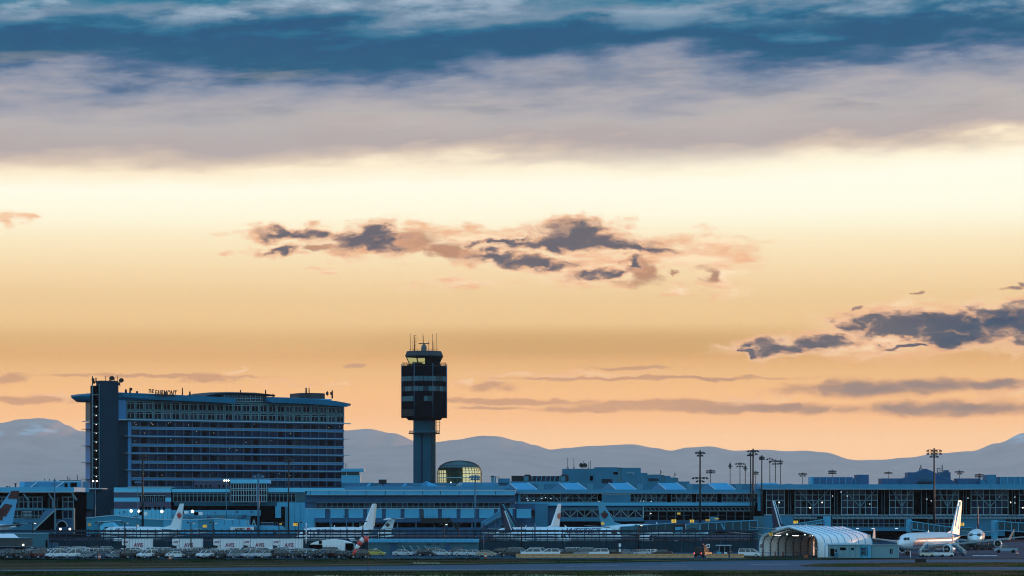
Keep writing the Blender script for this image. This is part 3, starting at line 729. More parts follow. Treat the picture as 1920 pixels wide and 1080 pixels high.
# concrete block with porthole
Y = 935.
BK = thing('concrete_block', 'grey concrete block with a round window at the foot of the hotel', 'building', (X(160, Y), Y, 0))
part(BK, 'body', CONC2, 140, 175.5, 917.3, 955, Y, 12); part(BK, 'roof_slab', RIM, 139, 188.5, 915, 917.2, Y-1.5, 16)
part(BK, 'side_block', CONC, 175.6, 213, 917.3, 1000, Y+1, 12)
w_ = MB().tube(pp(158, 938.5, Y-.02), (X(158, Y), Y-.25, Z(938.5, Y)), .85, n=18).build('round_window', GL, BK)
MB().bar(pp(153.5, 938.5, Y-.3), pp(162.5, 938.5, Y-.3), .12).build('window_bar', FRAME, w_)
part(BK, 'soffit', VOID, 140, 175.5, 955.1, 957, Y+.5, 10); part(BK, 'lower_wall', MAUVE, 144, 176, 957.1, 1000, Y+2, 8)
part(BK, 'column', CONC2, 139.5, 143.5, 957, 1000, Y, 1.5); part(BK, 'column', CONC, 171, 174, 957, 1000, Y, 1.5)
for k in range(5): part(BK, 'window', VOID, 157, 162.3, 959+k*7, 964.5+k*7, Y+1.9, .08)

# ------------------------------------------------------------------ hotel podium
Y = 930.
PD = thing('podium_building', 'banded mauve and pale blue podium with long glazing below the hotel', 'building', (X(400, Y), Y, 0))
for a, b, m_ in ((914, 922, BRIGHT), (924, 932.6, MAUVE), (933, 940.6, BRIGHT), (941, 953.5, MAUVE), (954, 1000, BRIGHT)): part(PD, 'wall_band', m_, 213.5, 320.5, a, b, Y, 14)
part(PD, 'string_course', RIM, 213.3, 320.7, 922.1, 923.2, Y-.2, 10); part(PD, 'coping', RIM, 239, 321, 912.6, 913.9, Y-.3, 10)
for k in range(6): 
    x = 262+k*8.1
    w_ = part(PD, 'window', GL, x, x+7, 927, 940.5, Y-.12, .1); bx(MB(), x+3.2, x+3.8, 928, 940.5, Y-.2, .07).build('window_bar', FRAME, w_); bx(MB(), x, x+7, 928.6, 929.4, Y-.22, .07).build('window_bar', FRAME, w_)
for x0_, x1_ in ((262, 265.5), (271, 276), (277.5, 282.5), (289, 293.5), (295.5, 300.5), (306, 309.7)): part(PD, 'window', VOID, x0_, x1_, 950.2, 955.8, Y-.1, .08)
part(PD, 'core_wall', VOID, 320.7, 560, 915, 1000, Y+2, 12)
part(PD, 'roof_fascia', BRIGHT, 322, 431, 916.5, 923, Y-.5, 12)
pgrid(PD, 325, 430, 925, 941, Y, 14, (0, .3, 1), FRAME2, [GL], fw=.22)
part(PD, 'spandrel', CONC2, 327, 520, 942, 948.5, Y-.6, 3); part(PD, 'lower_wall', PANEL, 321, 512, 956.5, 1000, Y-.5, 3)
for x0_, x1_ in ((341, 351), (358.5, 363), (372, 378), (380, 388), (390, 396), (408, 414), (420, 432)): part(PD, 'opening', VOID, x0_, x1_, 951, 956.4, Y-.4, .1)
UB = part(PD, 'upper_block', MAUVE, 364.5, 424, 901, 914.5, Y+12, 10)
for x in (368.5, 377, 386, 394.5, 411, 419.5): bx(MB(), x-1.5, x+1.5, 909, 913.5, Y+11.9, .05).build('window', VOID, UB)
part(PD, 'box_fascia', BRIGHT, 432, 501.5, 899, 906, Y-2, 14); pgrid(PD, 433, 500, 907, 941, Y-1.5, 14, (0, .27, .36, .64, 1), FRAME, [GL, GL, GL3], fw=.2)
part(PD, 'roof_fascia', BRIGHT, 501.7, 646, 914.8, 923, Y-.5, 12); pgrid(PD, 502, 554, 925, 941, Y, 7, (0, .3, 1), FRAME2, [GL], fw=.2)
part(PD, 'green_wall', TEAL, 554.5, 575, 924, 941, Y, 3); part(PD, 'pier', PANEL, 519, 573, 942, 1000, Y-1, 3)
part(PD, 'portal', VOID, 489, 534, 950, 988, Y-1.2, .1); part(PD, 'pier', PANEL, 516, 527, 949, 971, Y-1.4, .1); part(PD, 'column', FRAME2, 535, 537.5, 949, 1000, Y-2, .6)
part(PD, 'dark_bay', VOID, 470, 514, 967, 985, Y-1.6, .5)
r8 = random.Random(8)
for k in range(26): x = 323+k*7.3; part(PD, 'panel_joint', MECH, x, x+.35, 957, 985, Y-.56, .05)
for k in range(14): x = 216+k*7.5; part(PD, 'panel_joint', MECH, x, x+.3, 954.5, 985, Y-.06, .05)
for x in (232, 223, 345, 401.5, 443, 471): part(PD, 'wall_lamp', BLACK, x, x+2.2, 958.5+r8.uniform(-1, 2), 961.5, Y-.9, .3)
for x, w, h in ((330, 6, 3), (352, 9, 4), (388, 7, 3), (408, 12, 5), (446, 8, 4), (455, 5, 6)): part(PD, 'wall_unit', r8.choice([MECHL, SOFFIT, FRAME2]), x, x+w, 971-h, 971, Y-1.4, .8)
for y in (965.5, 969): part(PD, 'pipe', FRAME2, 322, 470, y, y+.5, Y-.9, .2)
for x in (541, 552, 563): part(PD, 'panel_joint', MECH, x, x+.35, 942.5, 990, Y-1.06, .05)
part(PD, 'gantry', DKSTEEL, 321, 470, 974, 975.2, Y-3, 1)
for x, y in ((232, 958), (260, 958.7), (303.5, 959), (361, 958.8)):
    lm = thing('globe_lamp', 'lit white globe lamp post in front of the podium, ' + {232: 'leftmost', 260: 'beside the tall mast', 303.5: 'under the six square windows', 361: 'right of the leaf tail'}[x], 'lamp', pp(x, 990, Y-12), group='lit globe lamps before the podium')
    p = pp(x+(14 if x == 232 else 0), y, Y-12); MB().sphere(p, .48).build('globe', LIT, lm); MB().tube((p[0], p[1], 0), (p[0], p[1], p[2]), .09, n=5).build('post', BLSTEEL, lm)
# ------------------------------------------------------------------ small control kiosk by the hotel
Y = 985.
K = thing('rooftop_lookout', 'small pale lookout with flat roof just right of the hotel', 'lookout', (X(660, Y), Y, 0))
part(K, 'body', PANEL, 640, 675, 891, 905, Y, 8); part(K, 'window_band', GLT, 640, 673.5, 884.5, 891, Y+.4, 7); part(K, 'roof', PANEL, 640, 682, 878.5, 884.3, Y-1, 10)
part(K, 'window_post', FRAME, 649, 650.5, 884.5, 891, Y+.1, .25); part(K, 'base', MECH, 640, 700, 905, 1000, Y, 12)
m = MB()
for x in (647.5, 650.5): m.tube(pp(x, 878, Y), pp(x, 869, Y), .1, n=4)
m.build('aerial', BLACK, K)
# ------------------------------------------------------------------ concourse
Y = 865.
CC = thing('concourse_building', 'low concourse with a row of square pale wall panels below a strip of windows', 'terminal', (X(765, Y), Y, 0))
part(CC, 'upper_roof_band', FASCIA, 646, 966, 911.5, 918.3, Y+18, 20); part(CC, 'roof_edge', RIM, 646, 966, 918.5, 919.1, Y+17.7, .3)
part(CC, 'core', SOFFIT, 572, 966, 919.5, 1000, Y+1.2, 17)
xs = [575, 582, 617, 651, 686.5, 722.5, 757.5, 792.5, 826, 861, 896, 929, 966]
for a, b in zip(xs, xs[1:]): part(CC, 'fascia_panel', PANEL, a+.5, b-.5, 928-7.3, 927.6, Y-1.5, 2.4)
part(CC, 'roof_edge', RIM, 572, 966, 919.2, 920.4, Y-1.6, 3); part(CC, 'roof_edge', RIM, 572, 966, 927.8, 928.5, Y-1.7, 2)
part(CC, 'shadow_gap', VOID, 572, 966, 928.6, 930, Y+.9, .25); part(CC, 'frieze', SOFFIT, 572, 966, 930.1, 942, Y+.4, .7)
pgrid(CC, 592, 957, 942.6, 952.6, Y+.3, 36, (0, .66, 1), FRAME2, GD, fw=.14)
part(CC, 'sill', RIM, 572, 966, 953.0, 954.0, Y-.3, 1.2)
for k in range(12):
    x = 573.5+k*35+( -1.5 if k == 0 else 0)
    put('wall_panel', boxmesh(27.6/F*Y, .3, 17.2/F*Y, PANEL, 'wall_panel'), CC, (X(x+10+13.8, Y), Y-.15, Z(962.8, Y)))
part(CC, 'wall', SOFFIT, 572, 966, 954.1, 972, Y+.35, .8); part(CC, 'lower_band', SOFFIT, 590, 966, 972.2, 979.5, Y-1.2, 2.3)
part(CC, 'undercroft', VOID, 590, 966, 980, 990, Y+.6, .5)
for x in (590.5, 622, 662, 675, 745, 780, 815, 850, 885, 920): part(CC, 'column', FRAME2, x-1, x+1, 979.7, 992, Y-.8, .5)
part(CC, 'end_pier', PANEL, 572, 590, 954.2, 1000, Y-.4, 1.2)
part(CC, 'apron_wall', SOFFIT, 660, 966, 989, 1003, Y-6, 1)
# platform and stairs
ST = thing('outside_staircase', 'dark steel landing and staircase in front of the concourse panels', 'staircase', (X(815, Y-6), Y-6, 0))
part(ST, 'landing', BLACK, 790, 840, 971.5, 981, Y-6, 4); m = MB()
for k in range(9): m.box(X(796+k*5, Y-6), X(797+k*5, Y-6), Y-6, Y-5.9, Z(971.5, Y), Z(967, Y))
m.box(X(795, Y), X(838, Y), Y-6, Y-5.9, Z(967.6, Y), Z(967, Y)); m.build('railing', BLSTEEL, ST)
MB().hull8([pp(838, 975, Y-6), pp(842, 975, Y-6), pp(838, 975, Y-4), pp(842, 975, Y-4), pp(838, 971, Y-6), pp(842, 971, Y-6), pp(838, 971, Y-4), pp(842, 971, Y-4)]).build('post', BLACK, ST)
MB().bar(pp(840, 972, Y-6), pp(858, 992, Y-6), .9, .7).build('flight', BLACK, ST); MB().bar(pp(841, 967, Y-6.5), pp(859, 986, Y-6.5), .16).build('handrail', BLSTEEL, ST)
for x in (835, 838): part(ST, 'leg', BLSTEEL, x, x+1.3, 981, 1008, Y-6, .3)
MB().tube(pp(792, 981, Y-5), pp(792, 957, Y-5), .45, n=7).build('flue', DKSTEEL, ST)
# skylights on the concourse roof
def skyl(T, pts_front, back, m_, nm='skylight'):
    n = len(pts_front); mb = MB(); f1 = [pp(*p) for p in pts_front]; b1 = [(x, y+back, z) for x, y, z in f1]
    mb.v = f1+b1; mb.face(range(n)); mb.face(range(2*n-1, n-1, -1))
    for k in range(n): j = (k+1) % n; mb.face((k, n+k, n+j, j))
    return mb.build(nm, m_, T)
RT = thing('skylight_roof', 'sloping blue skylights and small pyramid on the concourse roof', 'roof structure', (X(800, 890), 890, Z(918, 890)))
Y2 = 886.
part(RT, 'back_wall', MECH, 646, 960, 905.5, 911, Y2+10, 6)
for x in (655, 722):
    mb = MB().hull8([pp(x-7, 918, Y2), pp(x+28, 918, Y2), pp(x-7, 918, Y2+9), pp(x+28, 918, Y2+9), pp(x-2, 907.5, Y2+5), pp(x+39, 907.5, Y2+5), pp(x-2, 907.5, Y2+9), pp(x+39, 907.5, Y2+9)]); sk = mb.build('skylight', SOFFIT, RT)
    for k in range(5): MB().bar(pp(x-2+k*7, 917.5, Y2-.1), pp(x+6+k*7, 907.5, Y2+4.7), .13).build('glazing_bar', FRAME2, sk)
    MB().bar(pp(x+28, 918, Y2-.2), pp(x+39, 908, Y2+4.5), .6).build('edge', ROOFL, sk)
for x in (708, 776): part(RT, 'vent_box', MECHL, x, x+8, 908, 918, Y2+1, 3); part(RT, 'vent_door', SOFFIT, x+2, x+6, 910, 918, Y2+.9, .05)
part(RT, 'plant_box', BLACK, 710, 724, 899.5, 906.5, Y2+8, 4); part(RT, 'plant_box_lid', RIM, 709.5, 724.5, 898.6, 899.4, Y2+7.8, 4.4)
PYR = MB(); a_, b_, c_, d_, e_ = pp(771, 918, Y2+2), pp(806, 918.5, Y2-3), pp(838, 918, Y2+2), pp(800, 918, Y2+12), pp(799, 902, Y2+4)
PYR.v = [a_, b_, c_, d_, e_]; PYR.cur = 0
for t in ((0, 1, 4), (2, 3, 4), (3, 0, 4)): PYR.face(t)
PYR.cur = 1; PYR.face((1, 2, 4)); py_ = PYR.build('pyramid_skylight', [MECH, ROOFL], RT)
for k in range(7):
    t = (k+1)/8; q = tuple(Vector(b_).lerp(Vector(c_), t)+Vector((0, -.1, 0))); MB().bar(q, tuple(Vector(e_).lerp(Vector(q), max(.02, t*.7))+Vector((0, -.1, 0))), .1).build('glazing_bar', PANEL, py_)
mb = MB().hull8([pp(842, 918, Y2), pp(862, 918, Y2), pp(842, 918, Y2+9), pp(862, 918, Y2+9), pp(862, 904, Y2+5), pp(866, 903, Y2+5), pp(862, 904, Y2+9), pp(866, 903, Y2+9)]); mb.build('skylight', VOID, RT)
mb = MB().hull8([pp(858, 918, Y2-.5), pp(930, 918, Y2-.5), pp(858, 918, Y2+9), pp(930, 918, Y2+9), pp(866, 904, Y2+5), pp(935, 905, Y2+5), pp(866, 904, Y2+9), pp(935, 905, Y2+9)]); sk = mb.build('skylight', MECH, RT)
for k in range(4): MB().bar(pp(848+k*4.5, 917.5, Y2-.8), pp(862+k*1.6, 905, Y2+4), .16).build('glazing_bar', RIM, sk)
for x, w in ((738, 8), (756, 5), (784, 8), (798, 5), (878, 5), (897, 5), (906, 5)): MB().sphere(pp(x+w/2, 916.5, Y2-2), w/F*Y2/2, 8, .55).build('roof_fan', WHITE2, RT)
for x, w in ((929, 5), (935, 3)): part(RT, 'flue', MECHL, x-8, x-8+w, 893, 906, Y2+8, 2)
part(RT, 'flue_cap', BLACK, 919.5, 927, 892, 893.4, Y2+7.7, 2.4); part(RT, 'flue_cap', BLACK, 930, 937, 894, 894.8, Y2+7.7, 2.4); part(RT, 'roof_tank', MECH, 934, 956, 897, 905.3, Y2+9, 4)
for x in (897, 928): part(RT, 'vent_box', MECHL, x, x+8, 908, 917.8, Y2+1-1.8, 3)

# ------------------------------------------------------------------ middle terminal
Y = 872.
MT = thing('terminal_building', 'middle terminal with a row of gabled skylights, window strip and cross braces', 'terminal', (X(1200, Y), Y, 0))
part(MT, 'roof_fascia', FASCIA, 967, 1435, 918, 924.2, Y-1.5, 24); part(MT, 'roof_edge', RIM, 967, 1435, 924.3, 925, Y-1.6, 1)
part(MT, 'core', VOID, 975, 1434, 925.2, 1000, Y+2, 20)
part(MT, 'end_pier', PANEL, 972, 976, 925, 942, Y, 1.5); part(MT, 'link_wall', MECH, 960, 972, 925, 942, Y+1, 2)
bays = [(976, 1027), (1027, 1074), (1074, 1120), (1182, 1210), (1212, 1249), (1259, 1296), (1306, 1344), (1354, 1391), (1394, 1420)]
for i, (a, b) in enumerate(bays):
    pgrid(MT, a, b, 926, 941, Y, 4, (0, .52, 1), FRAME2, GD+[GL2]*(2 if i in (4,) else 0), fw=.2)
    bar3(MT, 'brace', FRAME2, (a+6, 927), ((a+b)/2-2, 940), Y-.35, .22); bar3(MT, 'brace', FRAME2, (b-4, 927), ((a+b)/2+4, 940), Y-.35, .22)
part(MT, 'blank_panel', MECH, 1128.5, 1182, 927.5, 941.5, Y-1.2, 1.1); part(MT, 'panel_edge', RIM, 1128.5, 1182, 926.8, 927.4, Y-1.25, .5)
part(MT, 'floor_band', PANEL, 967, 1415, 942, 948.2, Y-1.2, 3.1)
part(MT, 'wall', SOFFIT, 960, 1207, 949, 1000, Y+.6, 1.3)
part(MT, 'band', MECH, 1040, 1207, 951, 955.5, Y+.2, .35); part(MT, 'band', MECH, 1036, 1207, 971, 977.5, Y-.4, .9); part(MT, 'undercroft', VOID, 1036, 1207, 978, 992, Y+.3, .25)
for a, b, n_ in ((972, 1000, 2), (1042, 1205, 12)):
    pgrid(MT, a, b, 956.3, 970.5, Y+.4, n_, 1, FRAME2, [GL, GL2, GL3], fw=.22)
    w = (b-a)/n_
    for k in range(n_):
        p, q = ((a+k*w+1, 957), (a+(k+1)*w-1, 969)) if k % 2 else ((a+(k+1)*w-1, 957), (a+k*w+1, 969)); bar3(MT, 'brace', FRAME, p, q, Y+.1, .17)
part(MT, 'stair_block', MECH, 1003, 1027, 944, 1000, Y-3, 5); part(MT, 'stair_block', SOFFIT, 965, 1003, 944, 956, Y-3, 3.4); part(MT, 'side_wall', SOFFIT, 965, 1003, 971.5, 1000, Y-2.4, 2.6)
part(MT, 'wall_edge', FRAME, 1205.5, 1207.5, 949.5, 971, Y-.5, .9)
# open shaded level on the right
for k, py in enumerate((950.5, 957.6)): part(MT, 'shade_rail', FRAME if k else FRAME2, 1208, 1414, py, py+.9, Y-1.4, .3)
for k in range(26): bar3(MT, 'shade_blade', FRAME2, (1210+k*8, 952.5), (1214+k*8, 957), Y-1.1, .2)
for k in range(13): part(MT, 'post', FRAME2, 1218+k*16, 1218.9+k*16, 958.8, 976, Y-.5, .2)
part(MT, 'sill', SOFFIT, 1208, 1414, 975, 984, Y+.5, 1.2)
for k in range(9): part(MT, 'pipe_rail', BLSTEEL, 1210+k*22, 1228+k*22, 966.5+(k % 3), 967.1+(k % 3), Y+.8, .2)
part(MT, 'corner_pier', PANEL, 1421, 1426, 925, 958, Y-1, 1.2)
for x, y in ((990, 938), (988, 934.5), (1001, 938.5), (1016, 934.5), (1023, 933), (1033, 935), (1044, 936), (1062, 934), (1123, 940), (1201, 939.5), (1207, 939.5), (1221, 940), (1220, 963)):
    put('ceiling_light', boxmesh(.34, .1, .2, DIM if y < 950 else LIT, 'ceiling_light'), MT, pp(x, y, Y-.5 if y > 950 else Y-.25))
# gabled skylights
for i in range(6):
    ax = 955.5+93*i; base = 918; yb = Y+6
    g = thing('gabled_skylight', 'pale ridged skylight gable on the terminal roof, ' + ['leftmost of the six', 'second of the six', 'third of the six', 'fourth of the six', 'fifth of the six', 'rightmost of the six'][i], 'skylight', pp(ax, 918, yb), group='gabled skylights along the terminal roof')
    A_, B_, C_, D2, E_, F_, G_ = pp(ax, 906, yb+9), pp(ax+34, 905.3, yb+9), pp(ax+52, base, yb), pp(ax+14, base, yb), pp(ax-16, base, yb+6), pp(ax+52, base, yb+18), pp(ax-16, base, yb+18)
    mb = MB(); mb.v = [A_, B_, C_, D2]; mb.face((3, 2, 1, 0)); mb.build('light_slope', ROOFL, g)
    mb = MB(); mb.v = [A_, D2, E_]; mb.face((0, 2, 1)); mb.build('gable_end', BLSTEEL, g)
    mb = MB(); mb.v = [A_, B_, C_, E_, F_, G_]; mb.face((1, 2, 4)); mb.face((0, 1, 4, 5)); mb.face((0, 5, 3)); mb.build('back_slope', MECH, g)
    for k in range(7):
        t = (k+1)/8; p = Vector(D2).lerp(Vector(C_), t)+Vector((0, -.12, 0)); q = Vector(A_).lerp(Vector(B_), t)+Vector((0, -.12, 0)); MB().bar(p, q, .10).build('standing_seam', PANEL, g)
    MB().bar(A_, D2, .34).build('ridge_cap', RIM, g); MB().bar(B_, C_, .34).build('ridge_cap', RIM, g)
    part(g, 'vent_box', MECHL, ax+53.5, ax+64.5, 907, 917.8, yb+1, 3)
    mb = MB().hull8([pp(ax+64, 917.8, yb+2), pp(ax+79, 917.8, yb+2), pp(ax+64, 917.8, yb+9), pp(ax+79, 917.8, yb+9), pp(ax+63, 907.5, yb+2), pp(ax+65, 907.5, yb+2), pp(ax+63, 907.5, yb+9), pp(ax+65, 907.5, yb+9)]); mb.build('side_slope', MECH, g)
BR = thing('roof_parapet', 'dark roof strip behind the gabled skylights', 'roof structure', (X(1200, 900), 900, Z(918, 900))); part(BR, 'wall', MECH, 960, 1440, 907.5, 918, 902, 4)

# arched dark skylight
Y = 915.
AS = thing('arched_skylight', 'black framed barrel skylight with two arched vents above the middle terminal roof', 'skylight', (X(1010, Y), Y, Z(907, Y)))
part(AS, 'dark_end', BLACK, 959, 981, 892, 902.5, Y, 8)
for x in (981, 1050):
    mb = MB(); mb.prism([(X(x, Y), Z(902.5, Y)), (X(x, Y), Z(893, Y)), (X(x+4, Y), Z(889.8, Y)), (X(x+12, Y), Z(889.8, Y)), (X(x+16, Y), Z(893, Y)), (X(x+16, Y), Z(902.5, Y))], Y-1, Y+7, 'y'); v_ = mb.build('arched_vent', BLACK, AS)
    part(v_, 'vent_grille', MECHL, x+1, x+10, 893, 901.5, Y-1.1, .08)
part(AS, 'glass', GL2, 997.5, 1049.5, 892.5, 902.5, Y+.3, 7)
for k in range(7): bar3(AS, 'glazing_bar', PANEL, (997+k*8.5, 902), (999+k*8.5, 892.5), Y+.1, .16)
part(AS, 'base', FASCIA, 955, 1068, 902.7, 908, Y-1, 10)
# plant buildings behind
Y = 975.
PB = thing('plant_building', 'stepped windowless blue plant building behind the middle terminal', 'building', (X(1160, Y), Y, 0))
for a, b, t, m_ in ((1055, 1115, 879.2, MECH), (1115.2, 1158, 876.3, MECH), (1158.2, 1165.5, 877, MECHL), (1165.7, 1201.5, 877.3, MECH), (1201.7, 1214, 887, MECH), (1214.2, 1239, 890, MECH), (1239.2, 1246, 891, MECHL), (1246.2, 1257, 892.5, MECH), (1257.2, 1267, 895.5, MECH), (1267.2, 1272, 896.2, MECHL), (1272.2, 1293, 903, MECH)):
    part(PB, 'block', m_, a, b, t, 1000, Y+(0 if m_ is MECH else .5), 14); part(PB, 'coping', RIM, a, b, t-.5, t-.05, Y-.1, 1)
part(PB, 'louvre', GL2, 1128, 1148, 898, 906, Y-.1, .08); part(PB, 'louvre', GL2, 1216, 1235, 897, 902, Y-.1, .08); part(PB, 'opening', VOID, 1150, 1158, 885, 889.5, Y-.1, .08)
MB().bar(pp(1176, 886.7, Y-.5), pp(1188, 886.7, Y-.5), .2).build('pipe', RIM, PB); MB().bar(pp(1188.3, 886.5, Y-.5), pp(1188.5, 890, Y-.5), .2).build('pipe', RIM, PB)
MB().bar(pp(1088, 902, Y-1), pp(1103, 877, Y-1), .25).build('ladder', BLSTEEL, PB); part(PB, 'door', VOID, 1106, 1112, 892, 901, Y-.1, .08)
for x, t in ((1064.5, 858), (1076, 859.5), (1093.5, 864), (1104, 867), (1107, 864), (1238.5, 881), (1265, 886)):
    m = MB(); m.tube(pp(x, 892 if x > 1200 else 879, Y+2), pp(x, t, Y+2), .12, n=4)
    if x < 1080: m.tube(pp(x-2, 879, Y+2), pp(x, 875, Y+2), .1, n=4); m.tube(pp(x+2, 879, Y+2), pp(x, 875, Y+2), .1, n=4)
    if x > 1200: m.bar(pp(x, t+3, Y+2), pp(x+3, t+5, Y+2), .25); m.bar(pp(x-3, t+10, Y+2), pp(x, t+6, Y+2), .15)
    m.build('aerial', BLACK, PB)
for x in (1089.5, 1096.5): MB().lathe([(1e-3, 0), (.9, .3)], 10).build('dish', BLACK, PB, loc=Vector(pp(x, 873, Y))-PB.location).rotation_euler = (1.3, 0, .4)

# ------------------------------------------------------------------ right terminal
Y = 862.
TR = thing('terminal_building', 'large right terminal with a tall gridded glass wall under a straight blue roof band', 'terminal', (X(1690, Y), Y, 0))
js = [1430, 1520, 1607, 1695, 1728, 1783, 1858, 1960]
for a, b in zip(js, js[1:]): part(TR, 'fascia_panel', FASCIA, a+.2, b-.2, 908, 916.6, Y-4, 28)
part(TR, 'roof_edge', RIM, 1430, 1960, 916.7, 917.5, Y-4.2, 1); part(TR, 'core', VOID, 1433, 1960, 917.8, 1010, Y+3, 20)
rows_ = (0, .213, .426, .713, 1)
wide = [(1437, 1470.5, 3), (1490.5, 1557, 6), (1577.5, 1645, 6), (1667.5, 1712, 4), (1753, 1797.5, 4), (1820.5, 1890, 6), (1911, 1965, 5)]
for i, (a, b, n_) in enumerate(wide):
    pgrid(TR, a, b, 918, 965, Y, n_, rows_, FRAME, GD+([GL2]*4 if i in (3, 5, 2) else []), fw=.15)
    mid = (a+b)/2
    if n_ >= 4:
        bar3(TR, 'brace', FRAME2, (a+6, 919), (mid, 949), Y-.5, .3); bar3(TR, 'brace', FRAME2, (b-4, 919), (mid+2, 949), Y-.5, .3); part(TR, 'column', FRAME2, mid, mid+2.5, 940, 965, Y-.8, .5)
for a, b in ((1471, 1490), (1557.5, 1577), (1645.5, 1667), (1712.5, 1752.5), (1798, 1820), (1890.5, 1910.5)):
    part(TR, 'dark_bay', VOID, a, b, 918, 965, Y+1.5, .2)
    for t in (.38, .62): part(TR, 'mullion', FRAME2, a+(b-a)*t-.4, a+(b-a)*t+.4, 918, 965, Y+.8, .3)
part(TR, 'base_rail', RIM, 1433, 1960, 965.2, 966.2, Y-.6, 1)
part(TR, 'shade', SOFFIT, 1433, 1960, 966.4, 969, Y-.2, 2)
for a, b in ((1488, 1532), (1560, 1706), (1706, 1800), (1800, 1960)):
    for k in range(int((b-a)/9)): bar3(TR, 'shade_blade', FRAME2, (a+k*9, 966.6), (a+k*9+6, 970.6), Y-2, .2)
    part(TR, 'shade_rail', FRAME, a, b, 970.4, 972, Y-2.4, .3)
pgrid(TR, 1560, 1706, 973, 988, Y-1, 15, (0, .6, 1), FRAME2, GD, fw=.18); pgrid(TR, 1740, 1800, 973, 988, Y-1, 6, (0, .6, 1), FRAME2, GD, fw=.18); pgrid(TR, 1885, 1960, 973, 988, Y-1, 8, (0, .6, 1), FRAME2, GD, fw=.18)
pgrid(TR, 1488, 1540, 973, 988, Y-1, 5, 1, FRAME2, [GL], fw=.18)
part(TR, 'blue_wall', MECH, 1430, 1487, 968, 1010, Y-2, 3); part(TR, 'blue_wall', MECH, 1801, 1884, 972.5, 1005, Y-1.5, 2)
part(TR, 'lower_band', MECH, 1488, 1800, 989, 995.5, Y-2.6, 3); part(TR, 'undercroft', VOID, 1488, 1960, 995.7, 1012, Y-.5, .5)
for x in (1547, 1552): part(TR, 'column', MECH, x, x+4, 968, 1010, Y-3.4, .7)
for x in (1580, 1640, 1700, 1760, 1840, 1900): part(TR, 'column', FRAME2, x, x+2, 995.6, 1012, Y-1.6, .5)
for x, y in ((1461, 942), (1519, 952), (1541.5, 942), (1561, 930), (1588.5, 930), (1577, 922.5), (1746, 939), (1815, 934), (1738, 936), (1874, 931), (1895, 942), (1903, 932), (1903, 943), (1918, 952), (1631, 945)):
    put('ceiling_light', boxmesh(.22, .1, .36, LIT if y in (942, 952) else DIM, 'ceiling_light'), TR, pp(x, y, Y-.3))
for x in (1637, 1681, 1608): put('ceiling_light', boxmesh(.9, .1, .25, DIM, 'ceiling_light'), TR, pp(x, 991, Y-2.8))
# its roof structures
Y2 = 880.
def roofthing(lbl): return thing('roof_plant_room', lbl, 'plant room', (X(1700, Y2), Y2, Z(907, Y2)))
R_a = roofthing('curved glazed roof monitor above the left part of the right terminal')
mb = MB(); mb.prism([(Y2, Z(908, Y2)), (Y2+.2, Z(896, Y2)), (Y2+2, Z(894.2, Y2)), (Y2+10, Z(894.2, Y2)), (Y2+10, Z(908, Y2))], X(1522, Y2), X(1600, Y2), 'x'); mb.build('glass_front', SOFFIT, R_a)
part(R_a, 'end_wall', PANEL, 1520.5, 1523.5, 894.5, 908, Y2-.3, 8)
for k in range(7): bar3(R_a, 'glazing_bar', PANEL, (1525+k*12, 907.5), (1526+k*12, 895.5), Y2-.15, .16)
part(R_a, 'side_block', MECH, 1600.5, 1607, 897, 908, Y2+1, 8); part(R_a, 'tall_block', SOFFIT, 1607.2, 1629, 890, 908, Y2+.5, 8)
R_b = roofthing('peaked blue roof house with stepped blocks in the middle of the right terminal roof')
m = MB(); P_ = [(1694, 898), (1704, 894), (1704, 885.5), (1722, 885.5), (1736.5, 878.6), (1748, 883), (1760, 889), (1775, 895), (1790, 902), (1795, 908), (1690, 908)]
m.prism([(X(a, Y2), Z(b, Y2)) for a, b in P_], Y2+1, Y2+9, 'y'); m.build('peaked_house', SOFFIT, R_b)
part(R_b, 'right_block', SOFFIT, 1762, 1782.5, 885.5, 900, Y2+9.2, 6); part(R_b, 'tank', SOFFIT, 1772, 1779, 881.5, 885.4, Y2+10, 4); part(R_b, 'wing', SOFFIT, 1653, 1692, 897, 908, Y2+2, 8); part(R_b, 'wing', SOFFIT, 1796, 1838, 897, 908, Y2+2, 8)
for x in (1796, 1803, 1814, 1826, 1662, 1678): part(R_b, 'glazing_bar', MECH, x, x+.7, 897.5, 908, Y2+1.9, .08)
part(R_b, 'balcony', BLACK, 1722, 1749, 903.3, 905.6, Y2-1, 2); m = MB()
for k in range(9): m.tube(pp(1725+k*2.7, 903, Y2-1), pp(1725+k*2.7, 893+abs(k-4)*.7, Y2-1), .09, n=4)
for z in (893, 897, 900): m.tube(pp(1726, z+1, Y2-1), pp(1746, z+1, Y2-1), .08, n=4)
m.build('railing', TEAL, R_b)
m = MB()
for x in (1724, 1729, 1757.5, 1762.5): m.tube(pp(x, 886, Y2+3), pp(x, 878, Y2+3), .15, n=4)
m.tube(pp(1724, 878, Y2+3), pp(1729, 878, Y2+3), .15, n=4); m.tube(pp(1757.5, 878, Y2+3), pp(1762.5, 878, Y2+3), .15, n=4)
m.tube(pp(1726.5, 878, Y2+3), pp(1726.5, 872, Y2+3), .2, n=4); m.tube(pp(1766.5, 886, Y2+3), pp(1766.5, 871.5, Y2+3), .2, n=4); m.build('aerial', DKSTEEL, R_b)
MB().bar(pp(1756, 888, Y2-.2), pp(1778, 899, Y2-.2), .25).build('ladder', BLSTEEL, R_b)
R_c = roofthing('square blue block and long glazed monitor at the right end of the terminal roof')
part(R_c, 'tall_block', MECH, 1850, 1868, 890, 908, Y2, 8); part(R_c, 'side_block', MECH, 1868.2, 1875, 897.5, 908, Y2+1, 8); part(R_c, 'long_block', MECH, 1875.5, 1960, 894, 908, Y2, 8)
for x in (1876, 1889, 1902, 1913, 1925): part(R_c, 'glazing_bar', PANEL, x, x+1, 894.5, 908, Y2-.15, .1)
